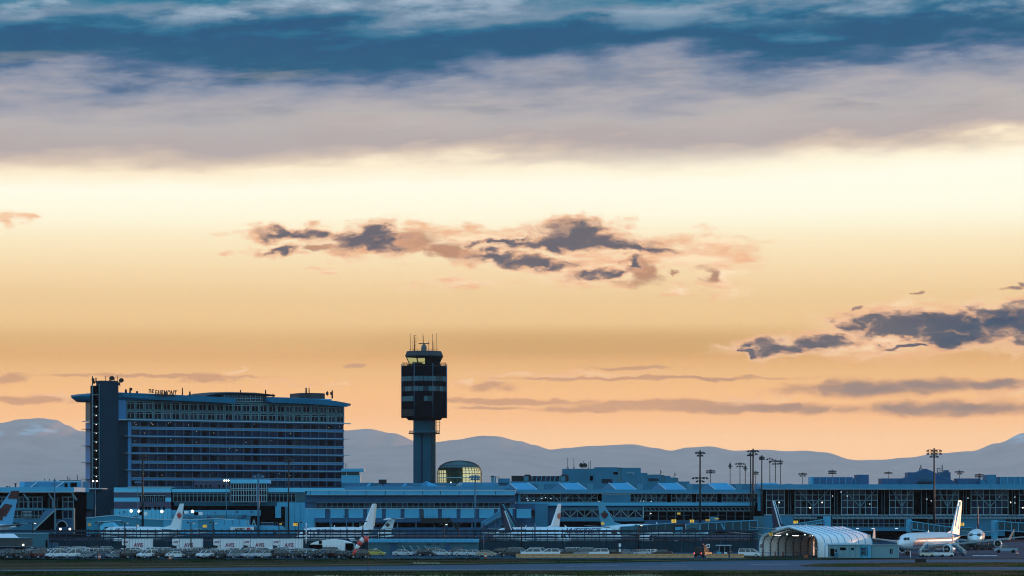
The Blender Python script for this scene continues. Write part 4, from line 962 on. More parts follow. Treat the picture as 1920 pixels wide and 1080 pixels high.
mb = MB().hull8([pp(1838, 908, Y2), pp(1850, 908, Y2), pp(1838, 908, Y2+8), pp(1850, 908, Y2+8), pp(1838, 898, Y2), pp(1848, 903, Y2), pp(1838, 898, Y2+8), pp(1848, 903, Y2+8)]); mb.build('sloped_end', MECH, R_c)
# ------------------------------------------------------------------ paving
ASPH = mat('worn_asphalt', (.026, .062, .092), .95, var=.18, scale=.12, spec=.05, stretch=(.15, 1, 1))
TAXI = mat('pale_taxiway_asphalt', (.040, .098, .145), .95, var=.34, scale=.3, spec=.05, stretch=(.04, 1, 1))
APR = mat('apron_concrete', (.018, .055, .088), .95, var=.12, scale=.1, spec=.05)
LINE = mat('faded_line_paint', (.28, .32, .32), .9, var=.3, scale=1.)
def gy(py): return F*H/(py-950)                     # distance of a ground point seen at py
def gpt(px, py, z): return (X(px, gy(py)), gy(py), z)
struct(MB().poly([(-400, 651, .02), (400, 651, .02), (400, 1090, .02), (-400, 1090, .02)]), 'apron', APR)
struct(MB().poly([(X(1560, 578), 578, .024), (X(1990, 578), 578, .024), (X(1990, 650.9), 650.9, .024), (X(1560, 650.9), 650.9, .024)]), 'apron', APR)
struct(MB().poly([(X(-80, 569), 569, .03), (X(1390, 569), 569, .03), (X(1390, 650.8), 650.8, .03), (X(-80, 650.8), 650.8, .03)]), 'car_park', ASPH)
far = [(-90, 1068.8), (60, 1068), (220, 1066.6), (440, 1064.2), (700, 1061.3), (900, 1059), (1150, 1055.4), (1400, 1051), (1660, 1049.4), (2000, 1048.6)]
near = [(2000, 1069), (1400, 1069.3), (900, 1069.6), (440, 1070.2), (60, 1070.6), (-90, 1070.8)]
struct(MB().poly([gpt(a, b, .012) for a, b in far+near]), 'taxiway', TAXI)
isl = [(1497, 1060.5), (1530, 1057.5), (1600, 1056), (1700, 1054.8), (2000, 1054), (2000, 1063), (1700, 1063.5), (1560, 1063.2), (1510, 1062.3)]
struct(MB().poly([gpt(a, b, .022) for a, b in isl]), 'grass_island', MATS['dark_grass'])
EDGE = mat('dry_grass_edge', (.12, .12, .06), 1., spec=0, var=.3, scale=.4)
mb = MB()
for (a, b), (c, d) in zip(far[:7], far[1:8]): mb.poly([gpt(a, b-3.6, .018), gpt(c, d-3.6, .018), gpt(c, d-2.4, .018), gpt(a, b-2.4, .018)])
struct(mb, 'dry_grass_strip', EDGE)
struct(MB().poly([gpt(-90, 1058.8, .014), gpt(640, 1055.2, .014), gpt(640, 1054.8, .014), gpt(-90, 1058.2, .014)]), 'service_path', EDGE)
mb = MB(); rnd = random.Random(5)
for px0, px1, y in ((1060, 1100, 1062), (1100, 1160, 1061), (1405, 1480, 1058.6), (1200, 1290, 1063), (1240, 1300, 1058), (-90, 440, 1069.6), (660, 1300, 1067.6)): mb.poly([gpt(px0, y, .02), gpt(px1, y-.4, .02), gpt(px1, y-.15, .02), gpt(px0, y+.3, .02)])
struct(mb, 'taxiway_marking', LINE)
# grass tufts
def inside(x, y, poly):
    c = False
    for (a, b), (d, e) in zip(poly, poly[1:]+poly[:1]):
        if (b > y) != (e > y) and x < (d-a)*(y-b)/(e-b)+a: c = not c
    return c
TAXP = [gpt(a, b, 0)[:2] for a, b in far+near]; ISLP = [gpt(a, b, 0)[:2] for a, b in isl]
def tufts(name, n, x0, x1, y0, y1, h0, h1, m, clump=1., w=.05):
    mb = MB(); r = random.Random(n)
    from mathutils import noise as NZ
    for _ in range(n):
        Y_ = r.uniform(y0, y1); px = r.uniform(x0, x1); x = X(px, Y_)
        k = NZ.noise(Vector((x*.12, Y_*.12, n*.01)))+.55
        if r.random() > max(0., k)**clump: continue
        if inside(x, Y_, TAXP) and not inside(x, Y_, ISLP): continue
        h = r.uniform(h0, h1)*max(.3, k); a = r.uniform(0, 6.28); dx, dy = math.cos(a)*w, math.sin(a)*w
        lx, ly = r.uniform(-.3, .3)*h, r.uniform(-.3, .3)*h
        mb.poly([(x-dx, Y_-dy, .01), (x+dx, Y_+dy, .01), (x+lx, Y_+ly, h)])
    o = mb.build(name, m); o['kind'] = 'stuff'; return o
GT = mat('grass_blades', (.010, .036, .009), 1., spec=.05); GT2 = mat('pale_seed_heads', (.36, .38, .28), 1., spec=.05); GT3 = mat('green_grass_blades', (.026, .085, .012), 1., spec=.05); WEED = mat('dark_weeds', (.008, .015, .008), 1., spec=.05)
tufts('grass', 60000, -20, 1940, 424, 465, .08, .32, GT, 1.6)
tufts('green_grass', 26000, -20, 1940, 424, 465, .08, .26, GT3, 3.)
tufts('dry_seed_heads', 2600, 590, 1240, 425, 436, .12, .3, GT2, 1.5, .06)
tufts('dry_seed_heads', 380, 775, 825, 522, 530, .2, .5, GT2, 1.0, .08)
tufts('verge_weeds', 9000, -20, 900, 560, 570, .15, .5, WEED, 2.6, .14)
tufts('verge_grass', 26000, -20, 1640, 530, 572, .05, .25, GT, 1.6, .10)
tufts('island_grass', 9000, 1498, 1940, 494, 540, .05, .25, GT3, 2., .10)
# ------------------------------------------------------------------ blast fence
fy = 655.
BF = thing('blast_fence', 'long dark blast fence of horizontal rails on close posts behind the car park', 'fence', (X(700, fy), fy, 0))
FM = mat('fence_steel', (.006, .022, .045), .55, spec=.3); FM2 = mat('fence_panel_steel', (.008, .05, .08), .6, spec=.2, var=.2, scale=.3)
fa, fb = 90, 1422
for k, (a, b) in enumerate(((993.8, 997.6), (1000.6, 1003.6), (1006.2, 1009.2), (1011.3, 1013.3))):
    x0_ = -40 if k == 0 else fa; x1_ = fb
    cuts = [x0_] + [x for x in range(200, 1400, 170)] + [x1_]
    for c0_, c1_ in zip(cuts, cuts[1:]): bx(MB(), c0_+.3, c1_-.3, a, b, fy, .25).build('rail', FM, BF)
np_ = 96
for k in range(np_):
    x = fa+(fb-fa)*(k+.5)/np_
    put('post', boxmesh(.16, .2, Z(991.6, fy), FM, 'post'), BF, (X(x, fy), fy-.3, Z(991.6, fy)/2))
for k in range(24):
    x = fa+(fb-fa)*(k+.5)/24; MB().bar((X(x, fy), fy+.4, 3.6), (X(x, fy), fy+3.2, .1), .14).build('brace', FM, BF)
for k in range(18):
    a, b = 110+k*73, 110+(k+1)*73
    if a > 1400: break
    bx(MB(), a+.4, min(b, 1421)-.4, 1014.5, 1035.5, fy+.35, .1).build('panel', FM2, BF)
m = MB()
for k in range(260): x = 110+k*5.03; m.box(X(x, fy), X(x, fy)+.07, fy+.2, fy+.34, .1, Z(1015, fy))
m.build('panel_ribs', FM, BF, kind='stuff')
# ------------------------------------------------------------------ lamps and masts
def pos_word(px):
    for lim, w in ((60, 'at the left edge'), (190, 'left of the hotel tower'), (330, 'before the hotel'), (470, 'before the glazed podium'), (600, 'before the podium portal'), (760, 'before the concourse panels'), (900, 'before the control tower'), (1060, 'before the navy tail'), (1250, 'before the middle terminal')):
        if px < lim: return w
    return 'on the right'
def lot_lamp(px, top, base, lit, lbl):
    y = gy(base); t = thing('car_park_lamp', lbl, 'lamp post', (X(px, y), y, 0), group='twin-headed car park lamp posts')
    z = Z(top, y); MB().tube((X(px, y), y, 0), (X(px, y), y, z), .16, .12, 7).build('pole', BLACK, t)
    MB().box(X(px, y)-.9, X(px, y)+.9, y-.06, y+.06, z-.1, z).build('arm', BLACK, t)
    for s in (-1, 1):
        h = MB().hull8([(X(px, y)+s*.35, y-.3, z-.05), (X(px, y)+s*1., y-.3, z-.02), (X(px, y)+s*.35, y+.3, z-.05), (X(px, y)+s*1., y+.3, z-.02), (X(px, y)+s*.4, y-.2, z+.22), (X(px, y)+s*.9, y-.2, z+.16), (X(px, y)+s*.4, y+.2, z+.22), (X(px, y)+s*.9, y+.2, z+.16)]).build('lamp_head', BLACK, t)
        if lit and s == 1: MB().box(X(px, y)+.45, X(px, y)+.85, y-.32, y+.1, z-.12, z-.045).build('lens', LIT if lit > 1 else DIM, h)
for px, top, base, lit, l in ((61, 980.5, 1034, 2, 'with a bright head, left of the sloping walkway'), (186, 980, 1041, 0, 'first from the left before the teal shed'), (234, 980, 1041, 1, 'by the leftmost box truck'),
        (358, 980, 1041, 1, 'standing against the second box truck'), (400, 980, 1040, 1, 'between the second and third box trucks'), (523, 980, 1039, 0, 'between the two rightmost box trucks'), (559.5, 980, 1036, 0, 'right of all the box trucks'),
        (680.5, 978, 1036, 0, 'behind the windsock'), (712, 982, 1036, 0, 'right of the windsock'), (832, 983, 1037, 2, 'right above the silver sedans'), (860, 981, 1037, 0, 'rightmost before the concourse stairs'), (978, 980, 1036, 0, 'before the white tail with a leaf'), (1197.5, 985, 1036, 2, 'before the long jet bridge')):
    lot_lamp(px, top, base, lit, 'black twin-headed lamp post '+l)
def pole_lamp(px, top, base, Yd, lbl, r=.1, m_=BLSTEEL, head=True, lit=False):
    t = thing('street_lamp', lbl, 'lamp post', (X(px, Yd), Yd, 0)); z = Z(top, Yd)
    MB().tube((X(px, Yd), Yd, 0), (X(px, Yd), Yd, z), r*1.2, r, 6).build('pole', m_, t)
    if head: MB().box(X(px, Yd)-.9, X(px, Yd)+.15, Yd-.15, Yd+.15, z-.02, z+.16).build('lamp_head', DKSTEEL, t)
for px, top, Yd, l, r in ((44, 968, 720, 'thin grey lamp post before the far left aircraft tail', .09), (210, 957, 690, 'slim pale lamp post at the left gable of the teal shed', .09), (256, 969, 700, 'slim lamp post with flat head beside the tall mast', .09),
                          (438, 991, 690, 'short thin post before the bank banner', .07), (619, 960, 690, 'tall pale lamp post before the white fuselage', .1), (650, 969, 700, 'twin flat lamp before the white fuselage', .1), (907, 998, 600, 'thin pale post before the parked sedans', .06), (1003, 980, 660, 'dark double post beside the white leaf tail', .2)):
    pole_lamp(px, top, 0, Yd, l, r, head=px not in (438, 907))
MB_ = []
def flood_mast(px, top, Yd, rows, lbl, r=.28, m_=BLACK, second=None, lit=False, group='floodlight masts along the terminals', side=0):
    """rows: list of (dy in px below the top, half width in px, lamps)"""
    t = thing('floodlight_mast', lbl, 'floodlight mast', (X(px, Yd), Yd, 0), group=group); z = Z(top, Yd); x = X(px, Yd)
    MB().tube((x, Yd, 0), (x, Yd, z), r*.85, r*.5, 8).build('pole', m_, t); s_ = Yd/F
    for dy, hw, n in rows:
        zz = z-dy*s_; MB().box(x-hw*s_, x+hw*s_, Yd-.08, Yd+.08, zz-.08, zz+.08).build('crossbar', m_, t)
        for k in range(n):
            lx = x + (-hw+2*hw*k/max(1, n-1))*s_ if n > 1 else x
            if lit: MB().sphere((lx, Yd-.4, zz), .27).build('floodlight', LIT, t); continue
            MB().hull8([(lx-.42, Yd-.5, zz-.55), (lx+.42, Yd-.5, zz-.55), (lx-.42, Yd+.3, zz-.35), (lx+.42, Yd+.3, zz-.35), (lx-.28, Yd-.3, zz-.1), (lx+.28, Yd-.3, zz-.1), (lx-.28, Yd+.3, zz-.1), (lx+.28, Yd+.3, zz-.1)]).build('floodlight', LIT if lit else m_, t)
    return t
STD = [(2.5, 7.5, 4), (7.5, 5, 3)]
flood_mast(267.5, 851, 780, [(2, 5, 2), (8, 5, 2)], 'thick black mast with four lamp heads before the hotel', .42)
flood_mast(258.3, 901, 860, [(1.5, 4, 3)], 'thin grey mast with small triple lamp left of the thick one', .14, BLSTEEL)
flood_mast(541, 857, 820, [(2.5, 6.5, 3), (7.5, 4, 2)], 'black mast with lamp cluster before the right part of the hotel', .3)
flood_mast(484.5, 888, 740, [(3, 8, 2), (5.5, 8, 2)], 'broad blue-grey mast before the glazed podium box', .45, BLSTEEL)
flood_mast(102.5, 897, 840, [(2, 1.2, 1), (10, 4, 2)], 'blue-grey mast before the far left plant room', .25, BLSTEEL)
flood_mast(178.5, 903, 850, [(-1, 3.5, 2)], 'slim mast with brightly lit cluster before the hotel stair tower', .2, BLSTEEL, lit=True)
flood_mast(424.6, 902, 850, [(-1, 4, 3)], 'slim mast with brightly lit cluster at the glazed podium box', .18, BLSTEEL, lit=True)
flood_mast(891, 890, 720, [(2, 8, 4), (6, 6, 3)], 'blue-grey mast with dark lamp cluster before the rotunda', .38, BLSTEEL)
flood_mast(1312.7, 844, 800, [(3.5, 7.5, 4), (8.5, 4, 2), (51, 13, 5), (57, 6, 3)], 'tallest black mast with two lamp tiers before the middle terminal', .42)
flood_mast(1332.5, 879, 1050, [(2.5, 7, 4), (6, 7, 4)], 'short mast right of the tallest one, behind the roof', .25)
flood_mast(1369, 867, 1050, [(2.5, 2, 1), (5.5, 2, 2), (9, 2, 1)], 'mast with edge-on lamps left of the cluster of masts', .25)
flood_mast(1387.5, 866, 1040, STD, 'wide-headed mast, left of the two tall close-set masts', .25)
flood_mast(1397.5, 871, 1050, [(2.5, 2, 1), (5.5, 2, 2), (9, 2, 1)], 'narrow-headed mast just left of the two tall close-set masts', .25)
flood_mast(1407.5, 848, 810, [(4, 4.5, 3)], 'left one of the two tall close-set masts', .32)
flood_mast(1412, 841, 800, [(3.5, 9, 4), (8.5, 6, 2)], 'right and taller one of the two close-set masts', .42)
flood_mast(1417, 882, 1060, [(2.5, 4, 3), (5.5, 3, 2)], 'lowest mast just right of the two tall close-set masts', .22)
flood_mast(1428.4, 853, 830, [(3, 3, 2), (6, 3, 2)], 'tall mast at the left corner of the right terminal', .32)
flood_mast(1443.5, 857, 1040, [(3, 5, 2), (8, 2, 1)], 'mast with a lamp arm to the left, above the terminal corner', .25)
flood_mast(1454, 861, 1040, STD, 'left mast of the close pair right of the terminal corner', .25)
flood_mast(1463.6, 861, 1045, [(3, 3, 2), (7, 2, 2)], 'right mast of the close pair right of the terminal corner', .25)
flood_mast(1505, 885, 1050, [(2.5, 6.5, 4), (6, 4, 2)], 'small mast left of the curved roof monitor', .2)
flood_mast(1560.5, 880, 1050, [(2.5, 6, 4), (6, 6, 4)], 'small mast behind the curved roof monitor', .2)
flood_mast(1665.5, 883, 1050, [(2.5, 6, 4)], 'small mast left of the peaked roof house', .2)
flood_mast(1751.5, 840, 790, [(3.5, 12, 4), (9, 12, 4), (14.5, 6, 3)], 'tall black mast with three lamp tiers before the right terminal', .40)
flood_mast(1799, 881, 1050, [(2.5, 7, 4), (6, 3, 2)], 'small mast right of the peaked roof house', .2)
flood_mast(1836.5, 887, 1050, [(2, 7, 4), (5.5, 7, 4), (9, 3, 1)], 'low wide-headed mast left of the square roof block', .2)

# ------------------------------------------------------------------ jet bridges, sheds
JB = mat('jet_bridge_panel', (.014, .12, .17), .5, var=.15, scale=.3); JBD = mat('jet_bridge_glass', (.004, .045, .065), .3, spec=.3)
def tunnel(T, a, b, Yd, h, w, m_, nm='tunnel', frames=6, glass=False):
    """a, b: (px, py) of the top edge at both ends; h height in px"""
    s_ = Yd/F; p0, p1 = Vector(pp(a[0], a[1], Yd)), Vector(pp(b[0], b[1], Yd)); dn = Vector((0, 0, -h*s_)); bk = Vector((0, w, 0))
    o = MB().hull8([p0+dn, p1+dn, p0+dn+bk, p1+dn+bk, p0, p1, p0+bk, p1+bk]).build(nm, m_, T)
    MB().bar(p0+Vector((0, -.1, .08)), p1+Vector((0, -.1, .08)), .22).build('roof_edge', PANEL, T); MB().bar(p0+dn+Vector((0, -.1, 0)), p1+dn+Vector((0, -.1, 0)), .2).build('floor_edge', PANEL if glass else FRAME2, T)
    for k in range(frames+1):
        q = p0.lerp(p1, k/frames)+Vector((0, -.12, -.1)); MB().bar(q, q+dn*.96, .16).build('tunnel_frame', PANEL if glass else FRAME2, T)
    return o
T = thing('jet_bridge', 'long teal jet bridge rising to the right before the middle terminal', 'jet bridge', (X(1300, 745), 745, 0))
tunnel(T, (1163, 988.5), (1197, 986), 745, 12.5, 3, JB, frames=1); tunnel(T, (1197, 986), (1264, 981), 745, 14, 3.2, JBD, frames=4); part(T, 'bogie_cab', BLACK, 1263, 1285, 983, 1000, 744.5, 4); part(T, 'cab_door', PANEL, 1266, 1280, 988, 999, 744.3, .15)
tunnel(T, (1287, 983.5), (1311, 981.5), 745, 17, 3.2, JB, frames=1); tunnel(T, (1313, 981.5), (1420, 976), 745, 17, 3, JBD, frames=7, glass=True); part(T, 'rotunda', JB, 1415, 1432, 968, 1012, 746, 4)
part(T, 'column', FRAME2, 1312, 1315, 996, 1018, 745, .5); bar3(T, 'strut', PANEL, (1352, 982), (1361, 998), 744, .3); part(T, 'roof_unit', MECHL, 1332, 1346, 969, 977, 746, 2.5)
text('HSBC', 1.0, BLK, T, (X(1298, 745), 744.9, Z(993, 745))); text('HSBC', 1.0, BLK, T, (X(1177, 745), 744.9, Z(996, 745)))
for (px, py, w, h, s_, l) in ((1263.5, 977, 8.5, 6, '53', 'yellow lit gate sign numbered 53 left above the long jet bridge'), (1297.5, 977, 7.5, 5, '52', 'yellow lit gate sign numbered 52 above the long jet bridge'), (1327, 975.5, 8, 4, '51', 'small dim gate sign numbered 51 right of the tallest mast'),
                          (1492, 979, 8, 5.2, '77', 'yellow lit gate sign numbered 77 above the white hangar tent'), (1803, 983, 9.5, 5.5, '76', 'yellow lit gate sign right of the orange-edged tail fin'), (1445.5, 1001, 7.5, 6, '77', 'round-edged orange sign on the hangar front'),
                          (384, 986.5, 7.5, 4.5, 'C43', 'yellow lit sign before the grey annex left of the bank banner'), (554.5, 983.3, 9, 5, 'C45', 'yellow lit sign before the teal pier'), (526, 982.5, 5, 2.4, '', 'dim yellow sign left of the teal pier'), (258, 985.8, 5, 3.8, '', 'small amber sign on the teal shed wall'), (167.5, 983.5, 6, 4, 'C41', 'dim amber sign near the left gable of the teal shed'), (1130, 981.5, 6, 5, '', 'small green-yellow sign at the leaf tail'), (1272.8, 963, 6, 4, '', 'faint lit sign under the open shaded level'), (1344, 972.5, 8, 2, '', 'flat yellowish lamp over the long jet bridge')):
    yd = 740 if px > 1200 and px not in (1445.5,) else 690; yd = 868 if py == 963 else yd; yd = 589 if px == 1445.5 else yd; yd = 788 if px in (258, 167.5) else yd
    t = thing('gate_sign', l, 'sign', pp(px, py, yd))
    dim = l.startswith(('small', 'dim', 'faint', 'flat', 'round'))
    bx(MB(), px-w/2, px+w/2, py-h/2, py+h/2, yd, .2).build('sign_face', mat('dim_yellow_sign', (.5, .35, .05), .5, emit=(1, .6, .1), es=.22) if dim else SIGNY, t)
    if s_: text(s_, h*.16, BLK, t, pp(px, py, yd-.06), sx=.8)
    if not dim: bx(MB(), px-.4, px+.4, py+h/2, py+h/2+9, yd+.02, .1).build('bracket', DKSTEEL, t)
T = thing('jet_bridge', 'lattice jet bridge above the white hangar tent', 'jet bridge', (X(1520, 735), 735, 0))
tunnel(T, (1486, 983.5), (1545, 974.5), 735, 6, 3, JB, frames=8, glass=True); part(T, 'column', JB, 1522, 1526, 984, 1016, 735.5, 1); part(T, 'rotunda', PANEL, 1546, 1558, 968, 990, 735, 3.5)
T = thing('jet_bridge', 'glazed jet bridge sloping down behind the large parked jet', 'jet bridge', (X(1740, 720), 720, 0))
part(T, 'rotunda', PANEL, 1702, 1710, 974, 997, 721, 3.5); tunnel(T, (1710, 978), (1782, 989), 720, 14, 3, JBD, frames=7, glass=True)
tunnel(T, (1782, 988), (1822, 990), 720, 10, 3, JB, frames=3); part(T, 'column', FRAME2, 1704, 1707, 997, 1022, 721, .8)
T = thing('jet_bridge', 'glazed jet bridge at the right edge of the view', 'jet bridge', (X(1890, 725), 725, 0))
part(T, 'rotunda', PANEL, 1863, 1871, 975, 1012, 726, 3.5); tunnel(T, (1871, 978), (1960, 984), 725, 16, 3, JBD, frames=7, glass=True); part(T, 'column', FRAME2, 1864, 1867, 1012, 1026, 726, .8)
T = thing('jet_bridge', 'pale sloping boarding bridge descending left of the navy tail fins', 'jet bridge', (X(928, 780), 780, 0))
tunnel(T, (902, 981), (948, 951.5), 780, 9, 3, ROOFM, frames=1); tunnel(T, (902, 991), (955, 961), 781, 16, 2, SOFFIT, frames=4)
part(T, 'column', BLSTEEL, 937, 939, 968, 1008, 780, .6)
T = thing('jet_bridge', 'low pale boarding bridge with a bank banner before the podium', 'jet bridge', (X(455, 740), 740, 0))
part(T, 'tunnel', PANEL, 430, 480, 984.5, 997, 740, 3); part(T, 'banner', WHITE2, 432, 478, 988, 996, 739.8, .1); text('HSBC', 1.15, BLK, T, (X(450, 740), 739.7, Z(992.7, 740)))
MB().hull8([pp(466-4, 992, 739.75), pp(466+4, 992, 739.75), pp(462, 992.2, 739.7), pp(470, 992.2, 739.7), pp(464, 989, 739.75), pp(468, 989, 739.75), pp(464, 989, 739.7), pp(468, 989, 739.7)]).build('hexagon_mark', REDP, T)
MB().hull8([pp(464, 995.4, 739.75), pp(468, 995.4, 739.75), pp(464, 995.4, 739.7), pp(468, 995.4, 739.7), pp(462, 992.3, 739.75), pp(470, 992.3, 739.75), pp(462, 992.3, 739.7), pp(470, 992.3, 739.7)]).build('hexagon_mark', REDP, T)
part(T, 'corner_mark', BLK, 476.5, 479, 987, 994, 739.7, .05); part(T, 'cab', PANEL, 484, 530, 986, 998, 741, 3)
for k in range(12): part(T, 'window', SOFFIT, 490+k*3.3, 491.2+k*3.3, 981, 985.5, 741, .1)
m = MB(); m.box(X(487, 740), X(512, 740), 742, 742.2, Z(980.6, 740), Z(979.8, 740)); m.box(X(487, 740), X(512, 740), 742, 742.2, Z(986, 740), Z(985.2, 740)); m.build('railing', FRAME, T)
for x in (464, 476): 
    for d_ in (-3, 3): bar3(T, 'trestle', FRAME, (x, 974), (x+d_, 985), 744, .22)
# teal maintenance shed and annexes
SH = thing('maintenance_shed', 'teal-lit gabled shed with a pale smaller gable in front, left of the podium', 'shed', (X(250, 800), 800, 0))
SHM = mat('teal_shed_cladding', (.006, .20, .31), .5, var=.08, scale=.15)
mb = MB(); mb.prism([(X(a, 800), Z(b, 800)) for a, b in ((162, 1000), (162, 971.5), (213, 966.5), (262, 972), (262, 1000))], 800, 815, 'y'); mb.build('gabled_hall', SHM, SH)
for a, b in (((161, 971.3), (213, 966)), ((213, 966), (262, 971.5)), ((262, 971.5), (300, 974)), ((300, 974), (375, 974)), ((375, 974), (405, 972)), ((405, 972), (460, 976)), ((180, 979), (228, 975.5))): bar3(SH, 'roof_edge', RIM, a, b, 799.5, .2)
part(SH, 'flat_hall', SHM, 262.2, 306, 974, 1000, 800.5, 12); part(SH, 'flat_hall', PANEL, 306.2, 372, 974.3, 1000, 800.5, 12); part(SH, 'flat_hall', SHM, 372.2, 401, 973.5, 1000, 800.2, 12); part(SH, 'grey_annex', PANEL, 401.2, 461, 974.5, 1000, 799, 10)
for x in (421, 436, 449): part(SH, 'panel_joint', SOFFIT, x, x+.7, 975, 984, 798.9, .05)
mb = MB(); mb.prism([(X(a, 790), Z(b, 790)) for a, b in ((186, 1000), (186, 988), (196, 981), (206, 979.5), (214, 985), (219, 991), (219, 1000))], 790, 798, 'y'); g_ = mb.build('small_gable', BRIGHT, SH)
bx(MB(), 196, 203, 988, 992, 789.9, .06).build('vent', GLT, g_)
for a, b, c, d in ((261, 959.5, 268, 966.5), (364, 960, 372, 966), (337, 958, 345, 963)):
    o = part(SH, 'roof_unit', VOID, a, c, b, d, 815, 2); o2 = part(SH, 'roof_duct', WHITE2, c+.1, c+7, b, d, 815, 2)
# front left low building and wall
Y = 612.
LB = thing('low_building', 'grey-brown flat-roofed building with a lit lamp at the far left of the car park', 'building', (X(10, Y), Y, 0))
BRN = mat('grey_brown_wall', (.04, .05, .055), .8, var=.15, scale=.4)
part(LB, 'upper_wall', BRN, -60, 46.5, 1009.5, 1024.5, Y, 10); part(LB, 'parapet', MECHL, -60, 47, 1008.6, 1009.4, Y-.2, 10.4); part(LB, 'canopy_edge', FRAME2, -60, 47.5, 1024.6, 1025.6, Y-.8, 8)
part(LB, 'lower_wall', MAUVE, -60, 46, 1025.7, 1041, Y+.5, 8)
for a in (3, 15, 29, 37): part(LB, 'window', VOID, a, a+6, 1027, 1033, Y+.4, .08)
MB().sphere(pp(43.5, 1021.8, Y-.6), .22, 10).build('lamp', LIT, LB)
mb = MB().hull8([pp(-20, 1008.6, Y+1), pp(36, 1008.6, Y+1), pp(-20, 1008.6, Y+8), pp(36, 1008.6, Y+8), pp(0, 1000.5, Y+6), pp(26, 1000.8, Y+6), pp(0, 1000.5, Y+8), pp(26, 1000.8, Y+8)]); mb.build('sloped_roof', WHITE2, LB)
W = thing('screen_wall', 'plain pale teal wall beside the low grey building', 'wall', (X(65, 648), 648, 0)); part(W, 'wall', JB, 10, 89.5, 1000.8, 1030, 648, 1.5); part(W, 'door', VOID, 85.5, 89, 1013, 1027, 647.9, .05); part(W, 'coping', FRAME, 10, 90, 1000, 1000.7, 647.9, 1.8)
# low service shed
Y = 637.
S2 = thing('service_shed', 'long low shed with pale roof band behind the silver sedans', 'shed', (X(780, Y), Y, 0))
part(S2, 'roof_band', PANEL, 690, 897.5, 1011.3, 1017, Y-1, 9)
for k in range(16): part(S2, 'roof_seam', MECH, 700+k*12.3, 700.5+k*12.3, 1011.6, 1016.8, Y-1.06, .05)
part(S2, 'wall', JB, 690, 897, 1017.1, 1038.5, Y, 7)
for a, b in ((731, 744), (834, 844)): part(S2, 'door', SOFFIT, a, b, 1019, 1036, Y-.1, .08)
for a, b, c, d in ((690, 728, 1018.5, 1034), (748, 840, 1019, 1030)):
    m = MB()
    for k in range(int((b-a)/4)): m.tube(pp(a+k*4, d, Y-2), pp(a+k*4, c, Y-2), .035, n=4)
    for z in (c, (c+d)/2): m.tube(pp(a, z, Y-2), pp(b, z, Y-2), .04, n=4)
    m.build('mesh_fence', FRAME2, S2)
for k in range(4): bar3(S2, 'ramp', FRAME, (754+k*14, 1023), (763+k*14, 1034), Y-2.5, .16)
part(S2, 'vent', VOID, 800, 808, 1018.7, 1021, Y-.1, .06); part(S2, 'vent', VOID, 818, 824, 1018.7, 1021, Y-.1, .06)
# white inflated tent
Y = 634.
IT = thing('storage_tent', 'low rounded white storage tent with dark openings right of the box trucks', 'tent', (X(620, Y), Y, 0))
prof = [(580.5, 1021)]+[(580.5+(660-580.5)*t, 1021-9.2*math.sin(math.pi*min(t, .99))**.62) for t in [k/16 for k in range(1, 16)]]+[(662, 1021), (660, 1036), (604, 1036), (604, 1021.2)]
mb = MB(); mb.prism([(X(a, Y), Z(b, Y)) for a, b in prof], Y, Y+9, 'y'); mb.build('tent_skin', TENT, IT)
part(IT, 'vent', VOID, 598, 603.3, 1013.8, 1019.8, Y-.1, .08); part(IT, 'opening', VOID, 647.5, 663, 1018.5, 1033, Y-.3, .2); part(IT, 'dark_side', VOID, 580, 603.8, 1021, 1034, Y-.4, 3)
for k in range(6): part(IT, 'fence_post', FRAME2, 605+k*6.8, 605.5+k*6.8, 1022, 1034, Y-1, .05)
# large white hangar tent
hy = 588.; AX, AY = X(1424, 601), 601.
u45 = math.radians(45); e1 = Vector((math.cos(u45), -math.sin(u45), 0)); W_ = 16.4; L_ = 19.2; e2 = Vector((math.sin(u45), math.cos(u45), 0))
HT = thing('hangar_tent', 'big white fabric hangar tent, open front showing arched trusses and lit lamps', 'tent', (AX, AY, 0), -u45, local=True)
hp = [(0, 0), (0, 3.0), (.25, 3.9), (.8, 4.55), (1.6, 4.95), (W_/2, 6.55), (W_-1.6, 4.95), (W_-.8, 4.55), (W_-.25, 3.9), (W_, 3.0), (W_, 0)]
def shell(o, x0, x1, m_, nm, t=.12):
    mb = MB(); inn = [(min(max(a, t), W_-t), b-t if 0 < i < 10 else 0) for i, (a, b) in enumerate(hp)]; n = len(hp)
    for y_ in (x0, x1):
        for q in (hp, inn):
            for a, b in q: mb.v.append((a, y_, b))
    for k in range(n-1):
        mb.face((k, k+1, 2*n+k+1, 2*n+k), nm == 'membrane'); mb.face((n+k, n+k+1, 3*n+k+1, 3*n+k), nm == 'membrane'); mb.face((k, k+1, n+k+1, n+k)); mb.face((2*n+k, 2*n+k+1, 3*n+k+1, 3*n+k))
    return mb.build(nm, m_, o)
shell(HT, 0, L_, TENT, 'membrane')
CREAM = mat('cream_lining', (.56, .47, .42), .8)
LINEP = []
for k in range(9):
    y_ = k*L_/8
    mb = MB(); 
    for (a, b), (c, d) in zip(hp, hp[1:]):
        mb.bar((a, y_, b+.03), (c, y_, d+.03), .14)
    mb.build('rib', PANEL if k else RIM, HT)
